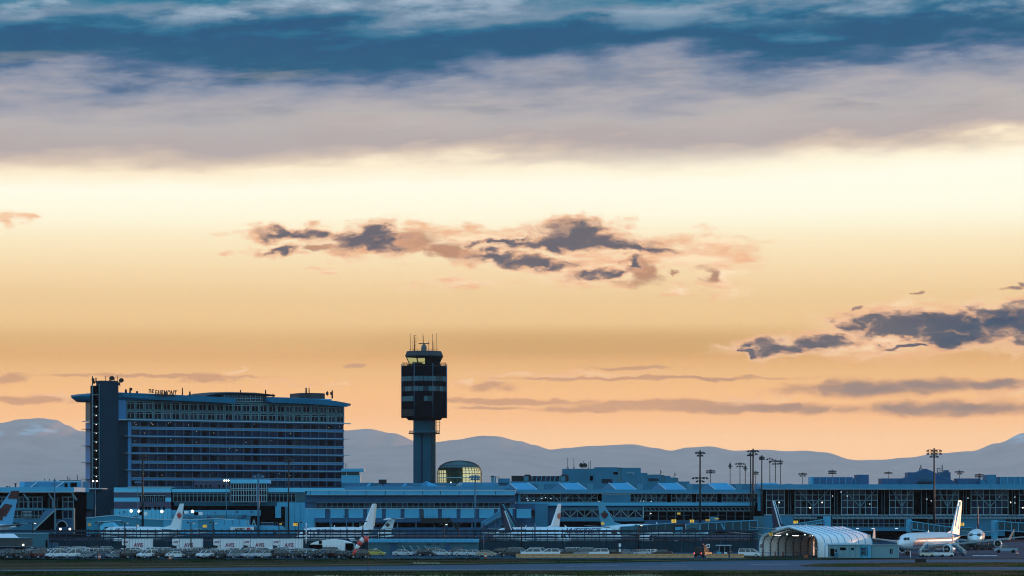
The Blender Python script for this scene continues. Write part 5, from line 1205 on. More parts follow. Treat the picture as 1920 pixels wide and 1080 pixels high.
for k in range(7):
    y_ = .6+k*L_/7.3; mb = MB(); prev = None
    q_ = [(a*.93+W_*.035, b*.93) for a, b in hp]
    for i in range(10):
        a, b = Vector((hp[i][0]*.97+W_*.015, y_, hp[i][1]*.97)), Vector((hp[i+1][0]*.97+W_*.015, y_, hp[i+1][1]*.97)); c, d = Vector((q_[i][0], y_, q_[i][1])), Vector((q_[i+1][0], y_, q_[i+1][1]))
        mb.bar(c, d, .13); nseg = max(1, int((b-a).length/.7))
        for s in range(nseg): mb.bar(a.lerp(b, s/nseg), c.lerp(d, (s+.5)/nseg), .07); mb.bar(c.lerp(d, (s+.5)/nseg), a.lerp(b, (s+1)/nseg), .07)
    mb.build('truss', DKSTEEL, HT)
MB().box(.3, W_-.3, L_-.3, L_-.15, 0, 4.8).build('end_wall', CREAM, HT)
MB().box(W_-.35, W_-.2, .4, L_-.4, 0, 3.1).build('side_lining', CREAM, HT)
MB().box(.2, W_-.2, L_-1, L_-.9, 2.55, 2.65).build('cross_rail', DKSTEEL, HT); 
for x in (3.2, 8.2, 13): MB().box(x-.75, x+.75, 2.4, 2.55, 4.6, 4.7).build('strip_lamp', mat('strip_lamp_glow', (1, 1, 1), .4, emit=(1, .88, .75), es=9.), HT)
for x in (5.8, 10.8): MB().sphere((x, 2.5, 4.9), .16).build('green_lamp', mat('green_lamp_glow', (1, 1, 1), .4, emit=(.6, 1, .8), es=3.), HT)
for x, y_, z in ((.6, -.1, 2.35), (W_-.3, -.1, 1.95)): 
    s_ = MB().tube((x, y_-.05, z), (x, y_+.02, z), .38, n=14).build('round_sign', DRED, HT); MB().box(x-.24, x+.24, y_-.09, y_-.06, z-.07, z+.07).build('sign_bar', WHITE2, s_)
for x, y_ in ((1.5, -.6), (5, -.6), (7.2, -.5), (11, -.5)): 
    c_ = thing('traffic_post', 'small dark red post at the hangar tent mouth, ' + {1.5: 'leftmost', 5: 'second', 7.2: 'third', 11: 'rightmost'}[x], 'post', tuple(Vector((AX, AY, 0))+e1*x-e2*.6), group='posts at the hangar tent mouth')
    p = c_.location; MB().tube((p.x, p.y, 0), (p.x, p.y, 1.0), .16, .12, 8).build('post', mat('rusty_red_paint', (.16, .035, .02), .7), c_); MB().tube((p.x, p.y, 1.0), (p.x, p.y, 1.15), .18, n=8).build('cap', BLACK, c_)
FR = thing('crowd_barrier', 'row of low grey barriers across the hangar tent mouth', 'barrier', (AX, AY-1, 0)); m = MB()
for k in range(34):
    q = Vector((AX, AY, 0))+e1*(k*.48)-e2*.3; m.tube(q, q+Vector((0, 0, .95)), .03, n=4)
for z in (.9, .15): m.tube(Vector((AX, AY, z))-e2*.3, Vector((AX, AY, z))+e1*16-e2*.3, .035, n=4)
m.build('rails', BLSTEEL, FR)
YS = thing('direction_sign', 'small orange-footed black sign at the right front corner of the hangar tent', 'sign', pp(1514, 1045, 585)); part(YS, 'pole', BLACK, 1513.6, 1514.2, 1036, 1044, 585, .06); part(YS, 'board', BLACK, 1511.5, 1515.8, 1033.3, 1036, 584.9, .08); part(YS, 'base', mat('orange_plastic', (.4, .1, .02), .6), 1508, 1515, 1041, 1045.5, 584.7, .8)
# site cabins right of the tent
for i, (a, b, t, lbl) in enumerate(((1556, 1612, 1021.8, 'long pale site cabin with door and dark windows beside the hangar tent'), (1612.5, 1633, 1021.6, 'middle site cabin with pipes and meters on its wall'), (1633.5, 1685, 1022.5, 'right-hand pale site cabin with one tall window before the jet nose'))):
    Yc = 577+i*.8; c_ = thing('site_cabin', lbl, 'cabin', (X((a+b)/2, Yc), Yc, 0), group='site cabins by the hangar tent')
    part(c_, 'body', PANEL if i == 1 else mat('pale_grey_cabin', (.14, .28, .33), .6, var=.08, scale=.5), a, b, t, 1046, Yc, 3.2); part(c_, 'roof', FRAME, a-.6, b+.3, t-.8, t-.1, Yc-.2, 3.6)
    if i == 0:
        part(c_, 'door', VOID, 1557, 1564, 1028.5, 1043, Yc-.08, .06)
        for x0_, x1_, y0_, y1_ in ((1566, 1569, 1030, 1035), (1575, 1586, 1026.5, 1031.5), (1596, 1601, 1027, 1031)): part(c_, 'window', VOID, x0_, x1_, y0_, y1_, Yc-.08, .06)
        part(c_, 'step', BLSTEEL, 1565, 1571, 1037, 1046, Yc-1, .8)
        for k in range(5): part(c_, 'panel_joint', MECH, 1560+k*11, 1560.4+k*11, 1022, 1045, Yc-.05, .03)
    if i == 1:
        for x in (1616, 1622, 1626): MB().tube(pp(x, 1042, Yc-.2), pp(x, 1025, Yc-.2), .09, n=5).build('pipe', DKSTEEL, c_)
        for z in (1027, 1034): part(c_, 'meter_box', DKSTEEL, 1617, 1621, z, z+4, Yc-.4, .3)
    if i == 2: part(c_, 'window', VOID, 1669, 1673.5, 1029, 1038, Yc-.08, .06); part(c_, 'window_bar', FRAME, 1671, 1671.5, 1029, 1038, Yc-.12, .03); part(c_, 'corner_post', FRAME, 1683.8, 1685, 1022.5, 1046, Yc-.1, .15)
AW = thing('awning', 'pale canopy roof in front of the hangar tent side', 'awning', pp(1560, 1046, 580)); MB().hull8([pp(1546, 1023, 579), pp(1606, 1020, 579), pp(1546, 1020, 583), pp(1606, 1018, 583), pp(1546, 1022, 579), pp(1606, 1019.3, 579), pp(1546, 1019, 583), pp(1606, 1017.4, 583)]).build('canopy', RIM, AW)
for x in (1553, 1604): part(AW, 'post', FRAME2, x, x+.7, 1021, 1046, 579, .08)
# ------------------------------------------------------------------ aircraft (local: x forward from the tail end 0 to the nose, z up from the ground)
AWH = mat('white_aircraft_paint', (.72, .76, .80), .22, spec=.5, coat=.3)
ABL = mat('pale_aircraft_paint', (.60, .74, .80), .28, spec=.5, coat=.2)
GREYW = mat('grey_wing_paint', (.22, .27, .31), .35)
LEAF = [(0, -1), (.06, -.45), (.5, -.55), (.42, -.35), (.95, .1), (.8, .2), (.88, .5), (.55, .42), (.5, .55), (.25, .3), (.32, .78), (.18, .7), (0, 1), (-.18, .7), (-.32, .78), (-.25, .3), (-.5, .55), (-.55, .42), (-.88, .5), (-.8, .2), (-.95, .1), (-.42, -.35), (-.5, -.55), (-.06, -.45)]
def airliner(lbl, tail, heading, k=1., fin=None, leaf=None, words=None, wm=None, body=AWH, wings=True, engines=True, ttail=False, gear=True, winglet=None, fin_marks_glints=None, tailband=None, zc=3.75, R=1.98, Ln=37.5, finh=11.8):
    """tail: (px, distance) of the tail end; heading: degrees anticlockwise from +X"""
    fin = fin or body
    T = thing('parked_airliner', lbl, 'aircraft', (X(*tail), tail[1], 0), math.radians(heading), local=True)
    st = [(0, .16, .95), (1.2, .42, .85), (3.5, .9, .55), (7, 1.5, .25), (10.5, R*.98, .02), (14, R, 0), (28, R, 0), (31.5, R*.99, -.01), (33.6, R*.92, -.08), (35.2, R*.76, -.22), (36.4, R*.5, -.42), (37.1, R*.25, -.55), (37.5, .02, -.62)]
    sc = Ln/37.5; mb = MB(); n = 20
    for x, r, dz in st:
        for q in range(n): a = 2*math.pi*q/n; mb.v.append((x*sc*k, r*math.cos(a)*k, (zc+dz+r*math.sin(a))*k))
    for i in range(len(st)-1):
        for q in range(n): j = (q+1) % n; mb.face((i*n+q, i*n+j, (i+1)*n+j, (i+1)*n+q), True)
    mb.face(range(n)); fus = mb.build('fuselage', body, T)
    # cockpit and cabin windows
    xn = 35.0*sc*k
    for s_ in (-1, 1):
        m = MB(); 
        for q in range(2): m.hull8([((35.0+q*.75)*sc*k, s_*(1.50-q*.36)*k, (zc+.42)*k), ((35.6+q*.75)*sc*k, s_*(1.22-q*.42)*k, (zc+.36)*k), ((35.0+q*.75)*sc*k, s_*(1.2-q*.4)*k, (zc+.42)*k), ((35.6+q*.75)*sc*k, s_*(.9-q*.4)*k, (zc+.36)*k),
                             ((34.9+q*.7)*sc*k, s_*(1.30-q*.34)*k, (zc+1.0)*k), ((35.4+q*.6)*sc*k, s_*(1.02-q*.4)*k, (zc+.82)*k), ((34.9+q*.7)*sc*k, s_*(1.0-q*.3)*k, (zc+1.0)*k), ((35.4+q*.6)*sc*k, s_*(.7-q*.3)*k, (zc+.82)*k)])
        m.build('cockpit_window', BLK, T)
        m = MB(); zz = .42
        for q in range(44):
            x = (8.5+q*.53)*sc*k; m.box(x, x+.24*k, s_*(R-.035)*k-.03, s_*(R-.035)*k+.03, (zc+zz)*k, (zc+zz+.34)*k)
        m.build('cabin_windows', NAVYT, T, kind='stuff')
        for x in ((32.6, 9.0) if zc != 3.15 else (9.0,)): MB().box(x*sc*k, (x+.85)*sc*k, s_*(R-.05)*k-.035, s_*(R-.05)*k+.035, (zc-.45)*k, (zc+1.2)*k).build('door', GREYW, T)
    # fin
    zf = zc+R*.86
    P_ = [(5.7, zf-.25), (.9, zf-.7), (-.6, finh), (1.0, finh)] if not ttail else [(6.5, zf-.3), (1.2, zf-.5), (-.4, finh), (1.8, finh)]
    def finpoly(P, h, m_, nm, par=T, w=None):
        mb = MB(); w = w or [.26, .20, .07, .07]; v0 = [(x*k, -ww*k, z*k) for (x, z), ww in zip(P, w)]; v1 = [(x*k, ww*k, z*k) for (x, z), ww in zip(P, w)]
        mb.v = v0+v1; n_ = len(P); mb.face(range(n_)); mb.face(range(2*n_-1, n_-1, -1))
        for i in range(n_): j = (i+1) % n_; mb.face((i, n_+i, n_+j, j))
        return mb.build(nm, m_, par)
    fo = finpoly(P_, 0, fin, 'fin')
    finpoly([(9.2, zf-.05), (5.0, zf-.3), (4.0, zf+.9), (5.9, zf+.6)], 0, fin, 'fin_root', w=[.02, .2, .12, .05]) if not ttail else None
    for (P, m_) in (fin_marks_glints or []): finpoly(P, 0, m_, 'fin_mark_glint', fo, w=[.285]*len(P))  # livery marks, and sunset glints put on as coloured strips
    if leaf:
        cx, cz, s = leaf[0], leaf[1], leaf[2]; mb = MB()
        for sg in (-1, 1):
            i = len(mb.v); mb.v += [((cx+a*s)*k, sg*.29*k, (cz+b*s)*k) for a, b in LEAF]; mb.v.append((cx*k, sg*.29*k, cz*k)); n_ = len(LEAF)
            for q in range(n_): mb.face((i+q, i+(q+1) % n_, i+n_))
        mb.build('leaf_emblem', leaf[3], fo)
    # tailplane
    zt = finh-.1 if ttail else zc+1.0; xt = 0 if ttail else 1.2
    for s_ in (-1, 1):
        mb = MB().hull8([((xt+.2)*k, s_*.3*k, (zt-.08)*k), ((xt+3.6)*k, s_*.3*k, (zt-.08)*k), ((xt-1.4)*k, s_*6.1*k, (zt+.45)*k), ((xt+.1)*k, s_*6.1*k, (zt+.45)*k), ((xt+.2)*k, s_*.3*k, (zt+.14)*k), ((xt+3.6)*k, s_*.3*k, (zt+.14)*k), ((xt-1.4)*k, s_*6.1*k, (zt+.55)*k), ((xt+.1)*k, s_*6.1*k, (zt+.55)*k)]); mb.build('tailplane', GREYW if not ttail else body, T)
        if wings:
            mb = MB().hull8([(14*sc*k, s_*1.2*k, (zc-1.35)*k), (21.5*sc*k, s_*1.2*k, (zc-1.35)*k), (11.6*sc*k, s_*16.6*k, (zc+.35)*k), (13.2*sc*k, s_*16.6*k, (zc+.35)*k), (14*sc*k, s_*1.2*k, (zc-.85)*k), (21.5*sc*k, s_*1.2*k, (zc-.8)*k), (11.6*sc*k, s_*16.6*k, (zc+.47)*k), (13.2*sc*k, s_*16.6*k, (zc+.47)*k)]); wg = mb.build('wing', GREYW, T)
            if winglet: MB().hull8([(11.6*sc*k, s_*16.5*k, (zc+.3)*k), (13.2*sc*k, s_*16.5*k, (zc+.3)*k), (11.6*sc*k, s_*16.65*k, (zc+.3)*k), (13.2*sc*k, s_*16.65*k, (zc+.3)*k), (10.4*sc*k, s_*17.1*k, (zc+2.7)*k), (11.1*sc*k, s_*17.1*k, (zc+2.7)*k), (10.4*sc*k, s_*17.2*k, (zc+2.7)*k), (11.1*sc*k, s_*17.2*k, (zc+2.7)*k)]).build('winglet', winglet, wg)
        if engines and not ttail:
            ex, ey, ez = 22.6*sc*k, s_*5.4*k, (zc-1.75)*k; mb = MB(); prof_ = [(0, .86), (-.35, 1.05), (-1.6, 1.12), (-3.0, .95), (-4.1, .62)]; n = 18
            for dx_, r in [(-.2, .80)]+prof_:
                for q in range(n): a = 2*math.pi*q/n; mb.v.append((ex+dx_*k, ey+r*k*math.cos(a), ez+r*k*math.sin(a)))
            for i in range(len(prof_)):
                for q in range(n): j = (q+1) % n; mb.face((i*n+q, i*n+j, (i+1)*n+j, (i+1)*n+q), True)
            mb.face(range(5*n, 6*n)); en = mb.build('engine', AWH, T)
            MB().tube((ex-.6*k, ey, ez), (ex-.5*k, ey, ez), .84*k, n=18).build('intake', BLACK, en); MB().tube((ex-.5*k, ey, ez), (ex-.15*k, ey, ez), .24*k, .03, 10).build('spinner', GREYW, en)
            MB().tube((ex-4.2*k, ey, ez), (ex-3.9*k, ey, ez), .45*k, n=12).build('exhaust', BLACK, en)
            MB().hull8([(ex-4.2*k, ey-.12, ez+.6*k), (ex-.6*k, ey-.12, ez+.95*k), (ex-4.2*k, ey+.12, ez+.6*k), (ex-.6*k, ey+.12, ez+.95*k), (ex-5.2*k, ey-.1, ez+1.35*k), (ex-1.6*k, ey-.1, ez+1.35*k), (ex-5.2*k, ey+.1, ez+1.35*k), (ex-1.6*k, ey+.1, ez+1.35*k)]).build('pylon', GREYW, en)
        if ttail: MB().tube((9*k, s_*2.5*k, (zc+.5)*k), (5*k, s_*2.5*k, (zc+.5)*k), .75*k, .55*k, 14).build('engine', body, T)
    if gear:
        for x, y_ in ((16.5, -2.8), (16.5, 2.8), (32.2, 0)):
            g = MB().tube((x*sc*k, y_*k, .5*k), (x*sc*k, y_*k, (zc-1.2)*k), .13*k, n=7).build('landing_gear', GREYW, T)
            for d_ in (-.28, .28): MB().tube((x*sc*k, (y_+d_-.14)*k, .52*k), (x*sc*k, (y_+d_+.14)*k, .52*k), .52*k*(.72 if y_ == 0 else 1), n=14).build('wheel', RUB, g)
    MB().hull8([(20*sc*k, -.03, (zc+R)*k), (20.5*sc*k, -.03, (zc+R)*k), (20*sc*k, .03, (zc+R)*k), (20.5*sc*k, .03, (zc+R)*k), (19.8*sc*k, -.02, (zc+R+.5)*k), (20*sc*k, -.02, (zc+R+.5)*k), (19.8*sc*k, .02, (zc+R+.5)*k), (20*sc*k, .02, (zc+R+.5)*k)]).build('antenna', AWH, T)
    for (s, size, xc, z, side, sx_, mm) in (words or []):
        me = text_mesh(s, size*k, 0.0); me.transform(Matrix.Diagonal((sx_, 1, 1, 1)))
        bq = bmesh.new(); bq.from_mesh(me)
        for q in range(-14, 15): bmesh.ops.bisect_plane(bq, geom=bq.verts[:]+bq.edges[:]+bq.faces[:], plane_co=(0, q*.13, 0), plane_no=(0, 1, 0))
        bq.to_mesh(me); bq.free()
        for v_ in me.vertices:
            zz = v_.co.y/k + z; xx = v_.co.x; rr_ = math.sqrt(max(.01, R*R-(zz)**2))+.03
            v_.co = (xc*sc*k + (xx if side < 0 else -xx), side*rr_*k, (zc+zz)*k)
        me.materials.append(mm); put('lettering', me, T, (0, 0, 0))
    if tailband:
        mb = MB(); n = 20
        for x, r, dz in ((0, .2, .95), (1.2, .44, .85), (3.5, .92, .55), (7, 1.52, .25)):
            for q in range(n): a = 2*math.pi*q/n; mb.v.append((x*sc*k, (r+.015)*math.cos(a)*k, (zc+dz+(r+.015)*math.sin(a))*k))
        for i in range(3):
            for q in range(1, 9): j = q+1; mb.face((i*n+q, i*n+j, (i+1)*n+j, (i+1)*n+q), True)
        mb.build('tail_band', tailband, T)
    return T
def headto(pt, pn):      # heading in degrees from tail to nose, ground positions
    return math.degrees(math.atan2(pn[1]-pt[1], pn[0]-pt[0]))
# large jet on the right, nose towards the camera
R737 = dict(zc=3.15, R=1.98, finh=12.5)
tl = (X(1800, 639), 639.); hd = headto(tl, (X(1676.5, 604), 604.))
airliner('large white jet with blue-striped tail parked at right, stairs against its side', (1800, 639.), hd, words=[('transat', 2.4, 30.3, -.35, 1, .95, NAVYT)], fin_marks_glints=[([(3.6, 6.4), (1.8, 6.2), (.2, 11.2), (.95, 11.2)], mat('sky_blue_paint', (.10, .42, .68), .3)), ([(1.5, 5.9), (.75, 5.8), (-.6, 12.2), (.15, 12.2)], mat('painted_warm_glint', (.78, .72, .66), .3))], tailband=mat('blue_tail_paint', (.03, .16, .40), .3), winglet=GREYW, **R737)  # warm white strip: low sunlight painted along the fin's rear edge
# row of parked jets behind the blast fence
airliner('white jet with red leaf on its fin behind the fence, left of the podium', (342, 706.), 180-48, leaf=(1.1, 8.6, 1.15, REDP), body=ABL, words=[('AIR CANADA', 1.15, 24, 1.1, 1, 1.4, NAVYT)])
airliner('white jet with orange-lit fin edge before the square wall panels', (702, 722.), 180+62, body=AWH, words=[('AIR CANADA', 1.1, 27, 1.1, 1, 1.3, NAVYT)], fin_marks_glints=[([(1.0, 5.9), (.3, 5.8), (-.8, 11.7), (-.2, 11.7)], mat('painted_orange_glint', (.78, .62, .50), .3))])  # orange strip is sunset light put into the fin's colour
airliner('small regional jet with high tailplane and dark leaf, right of the orange-edged fin', (738, 735.), 180+25, k=.8, body=ABL, ttail=True, leaf=(2.3, 7.5, .95, DRED), finh=9.4, zc=2.9, R=1.5)
airliner('white jet with orange leaf on its narrow fin, nose before the navy tail', (1050, 722.), 180+63, body=AWH, leaf=(1.0, 8.4, 1.15, mat('orange_red_paint', (.55, .10, .05), .4)), winglet=NAVY, words=[('AIR CANADA', 1.1, 27, 1.1, 1, 1.3, NAVYT)])
airliner('pale blue jet with tall navy fin and large dark lettering on its side', (940, 716.), -34, body=ABL, fin=NAVY, words=[('WESTJET', 1.75, 26.5, 1.0, -1, 1.5, NAVYT)], fin_marks_glints=[([(4.6, 5.6), (4.2, 5.6), (.5, 11.6), (.85, 11.6)], TEALP)])
airliner('second navy-finned jet half hidden in front of the taller navy fin', (945, 690.), -60, k=.86, body=ABL, fin=NAVY, gear=True, fin_marks_glints=[([(5.6, 5.35), (4.9, 5.5), (.6, 11.5), (.95, 11.6)], ABL)])
airliner('pale jet with large dark leaf on its fin before the middle terminal', (1124, 786.), -42, k=1.06, body=ABL, leaf=(2.0, 8.0, 1.45, DRED), fin=mat('pale_blue_fin_paint', (.04, .28, .42), .35))
airliner('jet with slim dark fin rising behind the white hangar tent', (1448, 716.), -72, body=ABL, fin=NAVY, k=1.08, fin_marks_glints=[([(5.6, 5.35), (4.9, 5.4), (.6, 11.6), (.98, 11.7)], ABL)])
airliner('jet seen nose-on at right with thin dark red fin', (1834, 716.), -101, body=ABL, fin=DRED, winglet=NAVY, finh=11.2, zc=3.3)
airliner('jet cropped at the left edge with a big fin of dark red swooshes', (30, 690.), 180+30, k=1.28, body=ABL, fin=mat('light_blue_fin_paint', (.06, .32, .55), .35), fin_marks_glints=[([(1.75, 10.2), (-.32, 10.2), (-.58, 11.75), (.98, 11.75)], DRED), ([(4.4, 7.2), (2.2, 6.6), (.8, 8.9), (2.3, 9.2)], DRED), ([(3.6, 6.0), (2.9, 5.8), (2.5, 8.0), (3.4, 8.0)], DRED)])
# ------------------------------------------------------------------ cars (local: x forward, origin on the ground under the middle)
CARGL = mat('car_glass', (.004, .010, .015), .06, spec=.9); RIMM = mat('wheel_rim', (.35, .38, .42), .3, metal=.6); HL = mat('headlamp', (.6, .65, .7), .15, spec=.8); TLM = mat('tail_lamp', (.25, .01, .015), .3); TRIM = mat('black_trim', (.012, .013, .015), .6)
def paint(nm, c): return mat('car_paint_'+nm, c, .3, spec=.35, coat=.25)
PAINT = {'white': paint('white', (.72, .74, .76)), 'silver': paint('silver', (.46, .50, .53)), 'grey': paint('grey', (.20, .23, .26)), 'black': paint('black', (.007, .008, .011)), 'navy': paint('navy', (.02, .045, .10)),
         'dark red': paint('dark_red', (.09, .008, .012)), 'pale blue': paint('pale_blue', (.22, .34, .42)), 'yellow': paint('yellow', (.50, .40, .07)), 'beige': paint('beige', (.36, .32, .24))}
KIND = {  # length, width, lower profile, belt z, cabin base x0,x1, roof x0,x1, roof z
 'sedan': (4.6, 1.78, [(-2.28, .32), (-2.3, .75), (-2.15, .98), (-1.35, 1.02), (.95, .98), (2.0, .84), (2.27, .62), (2.28, .30)], .97, -1.75, 1.15, -.95, .35, 1.43),
 'estate': (4.7, 1.80, [(-2.32, .34), (-2.35, .8), (-2.28, 1.02), (.95, 1.0), (2.0, .86), (2.3, .64), (2.32, .32)], 1.0, -2.25, 1.2, -1.95, .35, 1.48),
 'suv': (4.6, 1.88, [(-2.25, .42), (-2.3, .85), (-2.25, 1.12), (1.0, 1.12), (1.95, 1.02), (2.25, .8), (2.28, .42)], 1.1, -2.18, 1.25, -1.9, .45, 1.74),
 'minivan': (5.0, 1.96, [(-2.45, .36), (-2.5, .85), (-2.45, 1.1), (1.4, 1.08), (2.2, .9), (2.47, .66), (2.48, .34)], 1.08, -2.4, 1.75, -2.2, .75, 1.78),
 'hatchback': (4.1, 1.74, [(-2.02, .34), (-2.05, .8), (-1.98, 1.02), (.9, 1.0), (1.75, .84), (2.02, .62), (2.03, .32)], 1.0, -1.95, 1.1, -1.5, .3, 1.50)}
def car(kind, col, lbl, loc, rz, group='cars parked in the car park'):
    Lc, Wc, P, zb, b0, b1, r0, r1, zr = KIND[kind]
    T = thing('parked_car', lbl, 'car', loc, rz, group, local=True); hw = Wc/2
    mb = MB(); n = len(P)
    for s, f_ in ((-hw, 1), (hw, 1)):
        for x, z in P: mb.v.append((x, s*(.985 if z > .9 else 1), z))
    mb.face(range(n)); mb.face(range(2*n-1, n-1, -1))
    for i in range(n): j = (i+1) % n; mb.face((i, n+i, n+j, j))
    mb.box(r0-.08, r1+.05, -hw*.76, hw*.76, zr-.02, zr+.04)
    for x0, x1, in ((b0, r0), (b1, r1)):
        for s in (-1, 1): mb.bar((x0, s*hw*.93, zb), (x1, s*hw*.76, zr), .09)
    for t in ((.52,) if kind != 'minivan' else (.36, .66)):
        for s in (-1, 1): mb.bar((b0+(b1-b0)*t, s*hw*.945, zb), (r0+(r1-r0)*(t+.08), s*hw*.775, zr), .09)
    mb.build('body', PAINT[col], T)
    mb = MB().hull8([(b0+.03, -hw*.91, zb-.03), (b1-.03, -hw*.91, zb-.03), (b0+.03, hw*.91, zb-.03), (b1-.03, hw*.91, zb-.03), (r0, -hw*.75, zr-.03), (r1, -hw*.75, zr-.03), (r0, hw*.75, zr-.03), (r1, hw*.75, zr-.03)]); mb.build('glazing', CARGL, T)
    for x in (-Lc*.30, Lc*.30):
        for s in (-1, 1):
            w = MB().tube((x, s*(hw-.20), .33), (x, s*(hw+.01), .33), .335, n=12).build('wheel', RUB, T); MB().tube((x, s*(hw+.012), .33), (x, s*(hw+.03), .33), .21, n=10).build('rim', RIMM, w)
    for s in (-1, 1):
        MB().box(Lc/2-.16, Lc/2+.0, s*hw*.72-.2, s*hw*.72+.2, .60, .76).build('headlight', HL, T); MB().box(-Lc/2-.015, -Lc/2+.1, s*hw*.78-.14, s*hw*.78+.14, .76, .98).build('taillight', TLM, T)
        MB().box(b1-.35, b1-.15, s*(hw+.06)-.07, s*(hw+.06)+.07, zb-.02, zb+.14).build('mirror', TRIM, T)
    MB().box(Lc/2-.08, Lc/2+.02, -hw*.5, hw*.5, .36, .52).build('grille', TRIM, T); MB().box(-hw*0-Lc/2-.02, -Lc/2+.06, -hw*.9, hw*.9, .34, .46).build('bumper', TRIM, T)
    return T
PROTO = {}
def put_car(kind, col, lbl, px, Yd, deg):
    loc = (X(px, Yd), Yd, .032); rz = math.radians(deg)
    if kind not in PROTO: PROTO[kind] = car(kind, col, lbl, loc, rz); return PROTO[kind]
    return dup(PROTO[kind], loc, rz, lbl, {'body': PAINT[col]})
ORD = ['first', 'second', 'third', 'fourth', 'fifth', 'sixth', 'seventh', 'eighth', 'ninth', 'tenth', 'eleventh', 'twelfth', 'thirteenth', 'fourteenth', 'fifteenth', 'sixteenth', 'seventeenth', 'eighteenth', 'nineteenth', 'twentieth', 'twenty-first', 'twenty-second', 'twenty-third', 'twenty-fourth']
rnd = random.Random(21)
FRONT = ['pale blue hatchback', 'black suv', 'black sedan', 'dark red suv', 'white suv', 'white suv', 'grey sedan', 'navy sedan', 'grey sedan', 'black suv', 'white suv', 'black suv', 'white sedan', 'black sedan', 'white suv', 'black sedan', 'grey suv', 'silver suv', 'silver suv', 'black suv', 'black sedan', 'black sedan', 'black suv', 'black sedan', 'black suv', 'black sedan']
cols = ['white']*10+['silver']*8+['grey']*3+['black']*3+['navy']+['dark red', 'pale blue', 'pale blue']
kinds = ['sedan']*4+['suv']*4+['hatchback', 'minivan', 'estate']
rows = [(579.5, -6, 694, 'front row', -1), (586.5, 2, 690, 'second row', 1), (598, 8, 650, 'third row', -1), (604.5, 4, 648, 'fourth row', 1), (614.5, 40, 644, 'fifth row', -1), (621, 50, 222, 'sixth row left of the trucks', 1), (632, 55, 214, 'rearmost row left of the trucks', -1)]
for ri, (Yd, xa, xb, rn, sg) in enumerate(rows):
    step = 3.72/Yd*F*(.86 if ri == 0 else .98); x = xa; i = 0
    while x < xb and i < len(ORD)+3:
        if ri == 0: c_, kd = FRONT[i % len(FRONT)].rsplit(' ', 1)
        else: c_, kd = rnd.choice(cols), rnd.choice(kinds)
        if not (ri > 0 and rnd.random() < .07):
            put_car(kd, c_, '%s %s in the %s, %s from the left' % (c_, kd if kd != 'suv' else 'off-road car', rn, ORD[i] if i < len(ORD) else 'near the right end'), x+rnd.uniform(-2, 2), Yd+rnd.uniform(-.5, .5), (225 if sg < 0 else 135)+rnd.uniform(-9, 9) + (180 if rnd.random() < .25 else 0)+(-14 if ri == 0 else 0))
        x += step; i += 1
# right-hand part of the lot
RL = [(704, 606, 'sedan', 'yellow', -8, 'yellow taxi sedan standing alone right of the windsock'), (756, 604, 'sedan', 'silver', -14, 'silver sedan before the shed ramps'), (790, 610, 'sedan', 'grey', 30, 'grey sedan behind the two silver ones'), (800, 603, 'hatchback', 'black', -20, 'dark hatchback between the silver sedans'),
      (828, 603, 'sedan', 'silver', -14, 'silver sedan under the lit lot lamp'), (818, 612, 'suv', 'pale blue', 20, 'pale blue off-road car behind the silver sedan under the lamp'), (870, 602, 'sedan', 'silver', -14, 'silver sedan at the right end of the shed'), (862, 613, 'suv', 'navy', 20, 'navy off-road car at the shed end'),
      (890, 600, 'sedan', 'silver', -20, 'silver sedan left of the thin pale post'), (912, 596, 'sedan', 'beige', -8, 'beige sedan beside the thin pale post'), (935, 606, 'suv', 'black', 200, 'black off-road car third left of the twin white ones'), (955, 596, 'suv', 'black', 190, 'black off-road car before the tall jet tails'), (972, 610, 'minivan', 'pale blue', 10, 'pale blue minivan behind the black off-road car'),
      (995, 596, 'suv', 'white', 184, 'left one of the twin white off-road cars'), (1030, 596, 'suv', 'white', 184, 'right one of the twin white off-road cars'), (1012, 610, 'minivan', 'silver', 0, 'silver minivan behind the twin white off-road cars'), (1050, 608, 'sedan', 'silver', 15, 'silver sedan behind the dark off-road cars'), (1065, 597, 'suv', 'black', 195, 'first dark off-road car right of the twin white ones'), (1093, 597, 'suv', 'grey', 192, 'grey off-road car left of the lone white one'),
      (1122, 597, 'suv', 'white', 184, 'lone white off-road car near the barrier'), (1146, 602, 'sedan', 'black', 170, 'black sedan right of the lone white off-road car'), (1080, 611, 'minivan', 'white', 5, 'white minivan roof behind the dark off-road cars'), (1108, 611, 'suv', 'silver', 5, 'silver off-road car in the rear before the blast fence'),
      (1172, 607, 'sedan', 'grey', 150, 'grey sedan, leftmost of the sedans behind the barriers'), (1190, 607, 'sedan', 'navy', 150, 'navy sedan, second of those behind the barriers'), (1207, 605, 'sedan', 'silver', 150, 'silver sedan, third behind the barriers'), (1221, 605, 'sedan', 'white', 150, 'white sedan, fourth behind the barriers'), (1241, 603, 'sedan', 'black', 172, 'black sedan, rightmost behind the barriers'),
      (1352, 612, 'sedan', 'navy', 160, 'navy sedan behind the black pickup'), (1406, 592, 'minivan', 'white', -12, 'white minivan just left of the hangar tent')]
for px, Yd, kd, c_, dg, l in RL: put_car(kd, c_, l, px, Yd, dg)
for x in (2.0,): 
    tx = [o for o in bpy.data.objects if o.get('label', '').startswith('yellow taxi')][0]
    MB().box(-.3, .3, -.25, .25, 1.47, 1.62).build('roof_sign', WHITE2, tx)
